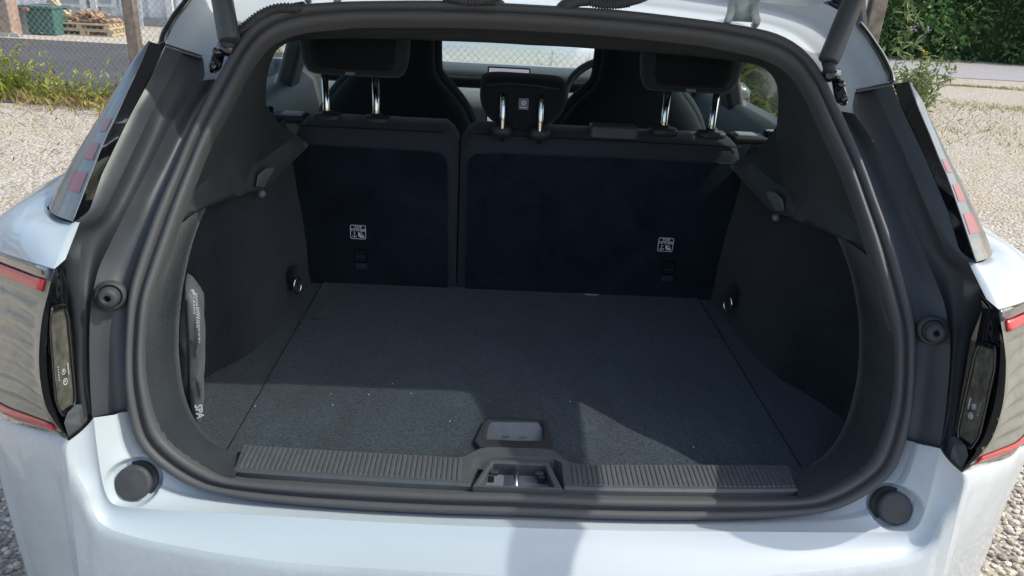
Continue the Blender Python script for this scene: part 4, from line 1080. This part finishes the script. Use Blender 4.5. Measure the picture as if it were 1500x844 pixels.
# loose stones on the gravel beside the car
rnd = random.Random(11)
import array
def stones(n, region, smin, smax):
    base = [(0, 0, 1), (.89, 0, .45), (.28, .85, .45), (-.72, .53, .45), (-.72, -.53, .45), (.28, -.85, .45), (.72, .53, -.45), (-.28, .85, -.45), (-.89, 0, -.45), (-.28, -.85, -.45), (.72, -.53, -.45)]
    fc = [(0, 1, 2), (0, 2, 3), (0, 3, 4), (0, 4, 5), (0, 5, 1), (1, 6, 2), (2, 7, 3), (3, 8, 4), (4, 9, 5), (5, 10, 1), (2, 6, 7), (3, 7, 8), (4, 8, 9), (5, 9, 10), (1, 10, 6)]
    vs, fs = [], []
    for _ in range(n):
        x, y = region(); s = rnd.uniform(smin, smax)*(1 if rnd.random() < .9 else 1.5); a = rnd.uniform(0, 6.28); ca, sa = math.cos(a), math.sin(a)
        ex, ey, ez = rnd.uniform(.8, 1.3), rnd.uniform(.7, 1.0), rnd.uniform(.45, .8); k = len(vs)
        for (bx, by, bz) in base:
            px_, py_ = bx*ex*s*rnd.uniform(.85, 1.15), by*ey*s*rnd.uniform(.85, 1.15)
            vs.append((x+px_*ca-py_*sa, y+px_*sa+py_*ca, s*ez*.5+bz*ez*s))
        fs += [tuple(i+k for i in f) for f in fc]
    return vs, fs
def reg():
    while True:
        x = rnd.uniform(-2.3, 2.3); y = rnd.uniform(-.75, 2.4)
        if abs(x) > .84 and abs(x) < 1.15+.55*(y+.8): return x, y
sv, sf = stones(24000, reg, .005, .011)
stone_m = bpy.data.materials.new('stone'); stone_m.use_nodes = True; t = stone_m.node_tree; b = t.nodes['Principled BSDF']; b.inputs['Roughness'].default_value = .85; b.inputs['Specular IOR Level'].default_value = .25
gi_ = t.nodes.new('ShaderNodeNewGeometry'); rp_ = t.nodes.new('ShaderNodeValToRGB')
rp_.color_ramp.elements[0].color = (.26, .23, .19, 1); rp_.color_ramp.elements[1].color = (.62, .58, .52, 1)
for ps, c in ((.35, (.36, .30, .23)), (.7, (.48, .44, .38))):
    e = rp_.color_ramp.elements.new(ps); e.color = (*c, 1)
t.links.new(gi_.outputs['Random Per Island'], rp_.inputs[0]); t.links.new(rp_.outputs[0], b.inputs['Base Color'])
st_o = mesh('loose_gravel', sv, sf, stone_m, None, smooth=False, kind='stuff'); prop(st_o, label='pale loose gravel stones scattered on the ground beside the car', category='gravel')

# ================================================================== CHAIN LINK FENCE
galv = mat('galvanised_wire', (.42, .43, .43), .5, metal=.3)
wood_old = mat('weathered_timber', (.22, .18, .14), .9, noise=(14, .35), bump=(30, .4, .006))
FA, FB = Vector((-9.0, 7.95, 0)), Vector((3.05, 5.75, 0))
fence = empty('chain_link_fence', (0, 7.0, 0), 'grey chain link fence on timber posts running between the gravel and the road', 'fence')
fd = (FB-FA); FLN = fd.length; fd.normalize(); fn = Vector((-fd.y, fd.x, 0))
wm = MB(); FH = 1.7; dsp = .066
def wire(a, b, s):
    p = FA+fd*a[0]+Vector((0, 0, a[1]))+fn*s; q = FA+fd*b[0]+Vector((0, 0, b[1]))+fn*s; r = .0021
    e = (q-p).normalized(); u_ = fn*r; v_ = e.cross(fn)*r
    wm.add([p+u_, p-u_*.5+v_*.87, p-u_*.5-v_*.87, q+u_, q-u_*.5+v_*.87, q-u_*.5-v_*.87], [(0, 1, 4, 3), (1, 2, 5, 4), (2, 0, 3, 5)])
s0 = -FH
while s0 < FLN:
    a = (max(s0, 0), .04+max(0, -s0)); b = (min(s0+FH, FLN), .04+min(FH, FLN-s0))
    wire(a, b, .002)
    wire((a[0], FH+.08-a[1]), (b[0], FH+.08-b[1]), -.002)
    s0 += dsp
for z in (.05, .9, 1.72): wm.tube([FA+Vector((0, 0, z)), FB+Vector((0, 0, z))], .002, 4)
wm.obj('wire_mesh', galv, fence, smooth=False, kind='stuff')
def fpost(px, z=0.6, wid=.13):
    # position on the fence line that lies on the sight line through photo column px
    d = ray(px, 45); best = None
    for i in range(2001):
        s = FLN*i/2000; p = FA+fd*s; v = p-CAMP
        e = abs(v.x*d.y-v.y*d.x)
        if best is None or e < best[0]: best = (e, p)
    p = best[1]+fn*-.075
    MB().box(p+Vector((0, 0, .9)), (wid, .10, 1.8)).obj('post', wood_old, fence, smooth=False, bevel=.008)
    return p
fpost(202, wid=.11); pR = fpost(1306, wid=.12); fpost(-330)
# steel tube, diagonal brace at the right hand end
MB().tube([pR+Vector((-.11, -.02, 0)), pR+Vector((-.11, -.02, 1.75))], .02, 10).obj('tube', galv, fence)
MB().box(pR+Vector((-.40, .03, .95)), (.08, .06, 1.2), Matrix.Rotation(R(38), 3, 'Y')).obj('brace', wood_old, fence, smooth=False, bevel=.006)

# ================================================================== BACKGROUND: BUILDING AND CLUTTER (left)
bw = empty('warehouse', (-12, 16.2, 0), 'long pale corrugated metal warehouse behind the fence on the left', 'building')
clad = mat('pale_cladding', (.66, .68, .68), .6, noise=(4, .1)); frame_m = mat('pale_frame', (.60, .62, .63), .5); pane_m = mat('window_pane', (.32, .37, .40), .1, coat=.5)
cs0, cs1 = [], []
x = -28.0; i = 0
while x < 2.0:
    d = .0 if (i // 2) % 2 == 0 else .03
    cs0.append(Vector((x, 16.2-d, .0))); cs1.append(Vector((x, 16.2-d, 4.5))); x += .055 if i % 2 else .045; i += 1
MB().loft([cs0, cs1]).obj('wall', clad, bw, smooth=False)
MB().box((-13, 16.12, .09), (30, .12, .18)).obj('plinth', mat('plinth', (.26, .26, .25), .9, noise=(6, .2)), bw, smooth=False)
MB().box((-13, 18.2, 4.55), (30.4, 4.4, .12)).obj('roof', mat('roof_sheet', (.35, .36, .37), .6), bw, smooth=False)
def at_ground(px, py, z=0.0): return atZ(px, py, z)
def on_y(px, py, Y): return atY(px, py, Y)
for px in (205, 250, 125, 140):
    p = atY(px, 20, 16.1); MB().box((p.x, 16.10, 2.2), (.13, .10, 4.4)).obj('pilaster', frame_m, bw, smooth=False)
for px, wpx in ((105, 18), (155, 12)):
    p = atY(px, 9, 16.1); wd = .26 if wpx > 14 else .18
    f_ = MB().box((p.x, 16.13, p.z+.42), (wd*2.2, .08, .88)).obj('window', frame_m, bw, smooth=False)
    MB().box((p.x, 16.085, p.z+.42), (wd*2.2-.14, .012, .74)).obj('pane', pane_m, f_, smooth=False)
# green bin
bp0 = atZ(72, 50, 0.012); bp0.z = .01
bn = empty('storage_bin', bp0, 'dark green plastic bin with a lid standing by the pale warehouse wall', 'bin')
green = mat('green_plastic', (.045, .13, .11), .5, noise=(6, .15))
bw_ = .56
vs = [Vector((sx*bw_*.46, sy*.24, 0)) for sx, sy in ((-1, -1), (1, -1), (1, 1), (-1, 1))]; vt = [Vector((sx*bw_*.5, sy*.28, .44)) for sx, sy in ((-1, -1), (1, -1), (1, 1), (-1, 1))]
MB().add([bp0+v for v in vs+vt], [(0, 1, 5, 4), (1, 2, 6, 5), (2, 3, 7, 6), (3, 0, 4, 7), (3, 2, 1, 0), (4, 5, 6, 7)]).obj('bin_body', green, bn, smooth=False, bevel=.02)
MB().box(bp0+Vector((0, 0, .465)), (bw_*1.06, .62, .05)).obj('lid', green, bn, smooth=False, bevel=.015)
for sx in (-.18, 0, .18): MB().box(bp0+Vector((sx, -.275, .22)), (.03, .02, .36)).obj('rib', green, bn, smooth=False, bevel=.004)
# pallets with a heap of bark on top
pale_wood = mat('pale_timber', (.46, .36, .22), .85, noise=(18, .25)); bark = mat('bark_heap', (.36, .23, .13), .95, noise=(20, .4))
pp = atZ(138, 50, .012); pp.z = .01
def pallet(o, loc):
    for dx in (-.5, 0, .5): MB().box(loc+Vector((dx*.96, 0, .045)), (.09, .8, .07)).obj('bearer', pale_wood, o, smooth=False)
    for k in range(6): MB().box(loc+Vector((0, -.36+k*.144, .092)), (1.1, .09, .022)).obj('board', pale_wood, o, smooth=False)
    for k in range(3): MB().box(loc+Vector((0, -.36+k*.36, .010)), (1.1, .09, .018)).obj('board', pale_wood, o, smooth=False)
pa = empty('pallet', pp, 'lower wooden pallet of the stack by the warehouse, lying on the ground', 'pallet', 'stacked wooden pallets'); pallet(pa, pp)
pb = empty('pallet', pp+Vector((-.05, 0, .108)), 'upper wooden pallet of the stack, with broken timber heaped on it', 'pallet', 'stacked wooden pallets'); pallet(pb, pp+Vector((-.05, 0, .108)))
hp = MB(); rnd = random.Random(4)
for i in range(70):
    a = rnd.gauss(-.05, .22); z = .23+rnd.uniform(0, .20)*max(0, 1-abs(a)/.5)
    hp.box(pp+Vector((a, rnd.uniform(-.3, .3), z)), (rnd.uniform(.1, .3), .06, .03), Matrix.Rotation(rnd.uniform(-.5, .5), 3, 'Y') @ Matrix.Rotation(rnd.uniform(0, 3), 3, 'Z'))
ho_ = hp.obj('timber_scrap', bark, None, smooth=False, kind='stuff'); prop(ho_, label='heap of broken brown timber scraps on the upper pallet', category='scrap wood')
# leaning pale trestle beside the bin
p0 = atZ(100, 50, .012); p0.z = 0.01
tr = empty('timber_trestle', p0, 'pale timber trestle leaning between the green bin and the pallets', 'trestle')
def beam(a, b, wd, o, name, m_):
    d = b-a; q = d.to_track_quat('Z', 'Y').to_matrix(); MB().box((a+b)/2, (wd, wd*.6, d.length), q).obj(name, m_, o, smooth=False)
beam(p0+Vector((0, 0, 0)), p0+Vector((.02, .1, .42)), .09, tr, 'leg', pale_wood)
beam(p0+Vector((.08, -.06, .33)), p0+Vector((-.42, -.06, .80)), .10, tr, 'rail', pale_wood)
beam(p0+Vector((.03, -.06, .30)), p0+Vector((-.30, .05, 1.0)), .07, tr, 'leg', pale_wood)
beam(p0+Vector((-.34, .1, .52)), p0+Vector((.0, .1, .62)), .05, tr, 'brace', pale_wood)
# grey bench with plank top, and the big brown post
p1 = atZ(38, 49, .012); p1.z = .01
be = empty('low_bench', p1, 'grey block with a brown plank on top, beside the green bin', 'bench')
MB().box(p1+Vector((0, 0, .20)), (.34, .4, .40)).obj('base', mat('grey_block', (.30, .32, .33), .8, noise=(8, .2)), be, smooth=False)
MB().box(p1+Vector((-.05, -.02, .43)), (.62, .5, .05)).obj('plank', mat('brown_plank', (.30, .17, .10), .8, noise=(10, .3)), be, smooth=False)
p2 = atZ(14, 52, .012); p2.z = .01
gp = empty('gate_post', p2, 'broad brown timber post with a metal foot at the far left edge', 'post')
MB().box(p2+Vector((-.06, 0, .9)), (.42, .3, 1.8)).obj('timber', mat('brown_timber', (.34, .24, .18), .85, noise=(9, .3), bump=(20, .4, .01)), gp, smooth=False, bevel=.02)
MB().box(p2+Vector((-.02, -.2, .03)), (.62, .06, .06)).obj('foot', galv, gp, smooth=False)

# ================================================================== PLANTS
def leaf_mat(name, c1, c2, rough=.55):
    M = bpy.data.materials.new(name); M.use_nodes = True; t = M.node_tree; b = t.nodes['Principled BSDF']; b.inputs['Roughness'].default_value = rough; b.inputs['Specular IOR Level'].default_value = .35
    g = t.nodes.new('ShaderNodeNewGeometry'); r = t.nodes.new('ShaderNodeValToRGB'); r.color_ramp.elements[0].color = (*c1, 1); r.color_ramp.elements[1].color = (*c2, 1)
    t.links.new(g.outputs['Random Per Island'], r.inputs[0]); t.links.new(r.outputs[0], b.inputs['Base Color'])
    tl = t.nodes.new('ShaderNodeBsdfTranslucent'); t.links.new(r.outputs[0], tl.inputs[0]); mx = t.nodes.new('ShaderNodeMixShader'); mx.inputs[0].default_value = .25
    o = t.nodes['Material Output']; t.links.new(b.outputs[0], mx.inputs[1]); t.links.new(tl.outputs[0], mx.inputs[2]); t.links.new(mx.outputs[0], o.inputs[0])
    return M
hedge_m = leaf_mat('hedge_leaf', (.045, .11, .035), (.13, .24, .07)); weed_m = leaf_mat('weed_leaf', (.16, .22, .035), (.40, .42, .08)); dry_m = leaf_mat('dry_grass', (.26, .19, .08), (.46, .35, .17), .8)
flower_m = leaf_mat('yellow_flower', (.55, .42, .02), (.65, .55, .05)); bush_m = leaf_mat('pale_bush_leaf', (.12, .18, .06), (.30, .35, .16)); stem_m = mat('stem', (.16, .15, .07), .8)
def leaf(mb, p, d, up, L, W, fold=.25):
    d = d.normalized(); s = d.cross(up)
    if s.length < 1e-3: s = d.cross(Vector((1, 0, .1)))
    s.normalize(); n = s.cross(d)
    mb.add([p, p+d*L*.45+s*W*.5+n*W*fold, p+d*L-n*L*.12, p+d*L*.45-s*W*.5+n*W*fold], [(0, 1, 2), (0, 2, 3)])
def rdir(r, zb=0.0): return Vector((r.gauss(0, 1), r.gauss(0, 1), r.gauss(zb, 1))).normalized()
# dense hedge on the right
rnd = random.Random(21)
hx0, hx1 = 7.6, 26.0
hedge = empty('hedge', (14, 18.8, 0), 'tall dense dark green hedge beyond the path on the right', 'hedge')
hm = MB()
clumps = []
for i in range(330):
    x = rnd.uniform(hx0-.3, 18.5); z = rnd.uniform(.1, 3.2); clumps.append((x, 18.7+rnd.gauss(0, .22)+.25*math.sin(x*1.7)+.2*math.sin(z*2.3+x), z, rnd.uniform(.25, .55)))
for i in range(15000):
    c = clumps[int(rnd.random()*len(clumps))]; d = rdir(rnd); p = Vector(c[:3])+d*c[3]*rnd.uniform(.6, 1.0)
    if p.z < .02: p.z = rnd.uniform(.02, .2)
    dd = (d+rdir(rnd)*.7+Vector((0, -.3, -.5))).normalized(); leaf(hm, p, dd, rdir(rnd), rnd.uniform(.10, .21), rnd.uniform(.05, .10))
hm.obj('foliage', hedge_m, hedge, smooth=False, kind='stuff')
hc = MB(); 
for j in range(8):
    pass
xs = [hx0+(26-hx0)*i/60 for i in range(61)]
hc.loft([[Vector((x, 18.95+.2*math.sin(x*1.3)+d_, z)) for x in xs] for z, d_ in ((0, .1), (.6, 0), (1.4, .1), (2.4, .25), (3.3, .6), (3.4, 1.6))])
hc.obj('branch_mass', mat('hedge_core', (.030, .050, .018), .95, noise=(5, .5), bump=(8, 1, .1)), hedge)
# flowering bush at the right fence end
def bush(name, label, cat, base, n_st, h, spread, m, L, W, rnd, lean=0, leafn=26, fl=None):
    o = empty(name, base, label, cat); sm = MB(); lm = MB(); fm = MB()
    for i in range(n_st):
        a = rnd.uniform(0, 6.28); rr_ = spread*math.sqrt(rnd.random()); hh = h*rnd.uniform(.55, 1.0)
        tip = base+Vector((math.cos(a)*rr_+lean*hh, math.sin(a)*rr_, hh)); b0 = base+Vector((math.cos(a)*rr_*.25, math.sin(a)*rr_*.25, 0))
        mid = b0.lerp(tip, .5)+Vector((0, 0, .12*hh)); pts = resample([b0, mid, tip], 8); sm.tube(pts, [.006-.0006*k for k in range(8)], 4)
        for k in range(leafn):
            t_ = rnd.uniform(.12, 1.0); p = pts[min(6, int(t_*7))].lerp(pts[min(7, int(t_*7)+1)], (t_*7) % 1)
            d = (rdir(rnd)+Vector((0, 0, .25))).normalized(); leaf(lm, p, d, Vector((0, 0, 1)), L*rnd.uniform(.6, 1.2), W*rnd.uniform(.7, 1.2))
        if fl and rnd.random() < fl[1]:
            for k in range(fl[2]):
                p = tip+rdir(rnd)*.06*rnd.random(); leaf(fm, p, rdir(rnd), Vector((0, 0, 1)), fl[3], fl[3]*.8)
    sm.obj('stem', stem_m, o); lm.obj('leaf', m, o, smooth=False, kind='stuff')
    if fm.v: fm.obj('flower', fl[0], o, smooth=False, kind='stuff')
    return o
rnd = random.Random(31)
b0 = atZ(1345, 118, 0)
d_ = ray(1345, 100); s_ = 8.3/d_.y; base = Vector((CX+d_.x*s_, CY+8.3, 0))
bush('flowering_bush', 'loose pale green flowering bush at the right hand end of the fence', 'bush', base, 34, .86, .42, bush_m, .11, .035, rnd, leafn=34, fl=(flower_m, .25, 8, .03))
bush('leafy_shrub', 'sparse arching shrub with drooping pale flower spikes behind the right fence post', 'shrub', base+Vector((.15, 1.2, 0)), 9, 1.45, .5, bush_m, .15, .045, rnd, leafn=24, fl=(mat('lilac_flower', (.35, .28, .38), .7), .6, 14, .035))
bush('tall_weed', 'bushy green weed with yellow flowers growing beside the car, seen through its right window', 'weed', Vector((1.52, 3.5, 0)), 80, 1.45, .34, weed_m, .11, .045, rnd, leafn=80, fl=(flower_m, .8, 10, .03))
bush('tall_weed', 'green weed with few flowers growing beyond the left side of the car', 'weed', Vector((-1.74, 5.0, 0)), 30, .95, .22, weed_m, .10, .03, rnd, leafn=24, fl=(flower_m, .2, 5, .025))
for k, (px, py, Y) in enumerate(((800, 93, 6.7), (860, 88, 6.6))):
    d_ = ray(px, py); s_ = (Y-CY)/d_.y
    bush('young_weed', ('thin bare weed stalk', 'small leafy weed')[k]+' at the fence, seen through the windscreen', 'weed', Vector((CX+d_.x*s_, Y, 0)), 4+4*k, 1.12, .12+.1*k, weed_m, .06, .016, rnd, leafn=10+8*k)
# weeds and dry grass along the fence (left), on the gravel (right)
rnd = random.Random(41)
gl = MB(); dl = MB(); fl_m = MB()
def blade(mb, p, h, wd, lean):
    a = rnd.uniform(0, 6.28); s = Vector((math.cos(a), math.sin(a), 0)); l = Vector((rnd.gauss(0, lean), rnd.gauss(0, lean), 0))
    mb.add([p-s*wd/2, p+s*wd/2, p+l*.4*h+Vector((0, 0, h*.6))+s*wd*.3, p+l*h+Vector((0, 0, h))], [(0, 1, 2), (0, 2, 3)])
def fline(s, off): return FA+fd*s+fn*off
for i in range(4200):
    s = rnd.uniform(2.4, FLN+.1); f = .5+.5*math.sin(s*2.1)+.4*math.sin(s*5.3); o_ = rnd.gauss(-.22, .20); p = fline(s, o_); p.z = 0
    if rnd.random() < .45*f+.1: blade(gl, p, rnd.uniform(.05, .24)*(.6+.6*f), .010, .5)
    else: blade(dl, p, rnd.uniform(.04, .16), .008, .7)
for i in range(80):
    s = rnd.uniform(3.0, FLN); p = fline(s, rnd.gauss(-.2, .18)); h = rnd.uniform(.10, .35); p.z = 0
    for k in range(18):
        q = p+Vector((rnd.gauss(0, .05), rnd.gauss(0, .05), rnd.uniform(.02, h))); leaf(gl, q, rdir(rnd, .3), Vector((0, 0, 1)), rnd.uniform(.04, .09), rnd.uniform(.015, .03))
    if rnd.random() < .5:
        for k in range(4): leaf(fl_m, p+Vector((rnd.gauss(0, .05), rnd.gauss(0, .05), h+.02)), rdir(rnd), Vector((0, 0, 1)), .025, .02)
# big leafy clump at the far left
for (px, py, hh, n) in ((15, 138, .50, 420), (45, 140, .30, 200), (130, 142, .26, 130), (85, 140, .2, 100)):
    c = atZ(px, py, 0)
    for k in range(n):
        q = c+Vector((rnd.gauss(0, .20), rnd.gauss(0, .12), abs(rnd.gauss(0, hh*.5)))); leaf(gl, q, rdir(rnd, .4), Vector((0, 0, 1)), rnd.uniform(.05, .10), rnd.uniform(.02, .035))
    for k in range(n//14): leaf(fl_m, c+Vector((rnd.gauss(0, .2), rnd.gauss(0, .12), hh*rnd.uniform(.5, 1.1))), rdir(rnd), Vector((0, 0, 1)), .03, .025)
# right: strips of dry grass on the gravel
for (y0, sp, n, gm) in ((13.2, .35, 3600, .12), (10.4, .5, 2600, .2), (8.0, .8, 2400, .25)):
    for i in range(n):
        x = rnd.uniform(3.6, 3.6+y0*.62); y = y0-.12*(x-5)+rnd.gauss(0, sp)*(.6+.5*math.sin(x*1.3)); p = Vector((x, y, 0))
        if rnd.random() < gm: blade(gl, p, rnd.uniform(.015, .06), .010, .6)
        else: blade(dl, p, rnd.uniform(.012, .05), .010, .9)
for i in range(9000):
    x = rnd.uniform(2.0, 7.0); y = rnd.gauss(5.2, .9)
    if x < .25+.55*y and rnd.random() < .9: blade(dl if rnd.random() < .72 else gl, Vector((x, y, 0)), rnd.uniform(.006, .018), .006, 1.2)
for i in range(700):
    p = Vector((rnd.uniform(-6.5, -2.5), rnd.uniform(4.2, 7.0), 0)); blade(dl, p, rnd.uniform(.015, .05), .010, 1.2)
for mb, nm, m_, lb, ct in ((gl, 'green_weeds', weed_m, 'low green weeds along the fence foot and in the gravel', 'weeds'), (dl, 'dry_grass', dry_m, 'straw coloured dry grass growing through the gravel', 'grass'), (fl_m, 'weed_flowers', flower_m, 'tiny yellow flowers on the weeds along the fence', 'flowers')):
    o = mb.obj(nm, m_, None, smooth=False, kind='stuff'); prop(o, label=lb, category=ct)
print('objects', len(bpy.data.objects))
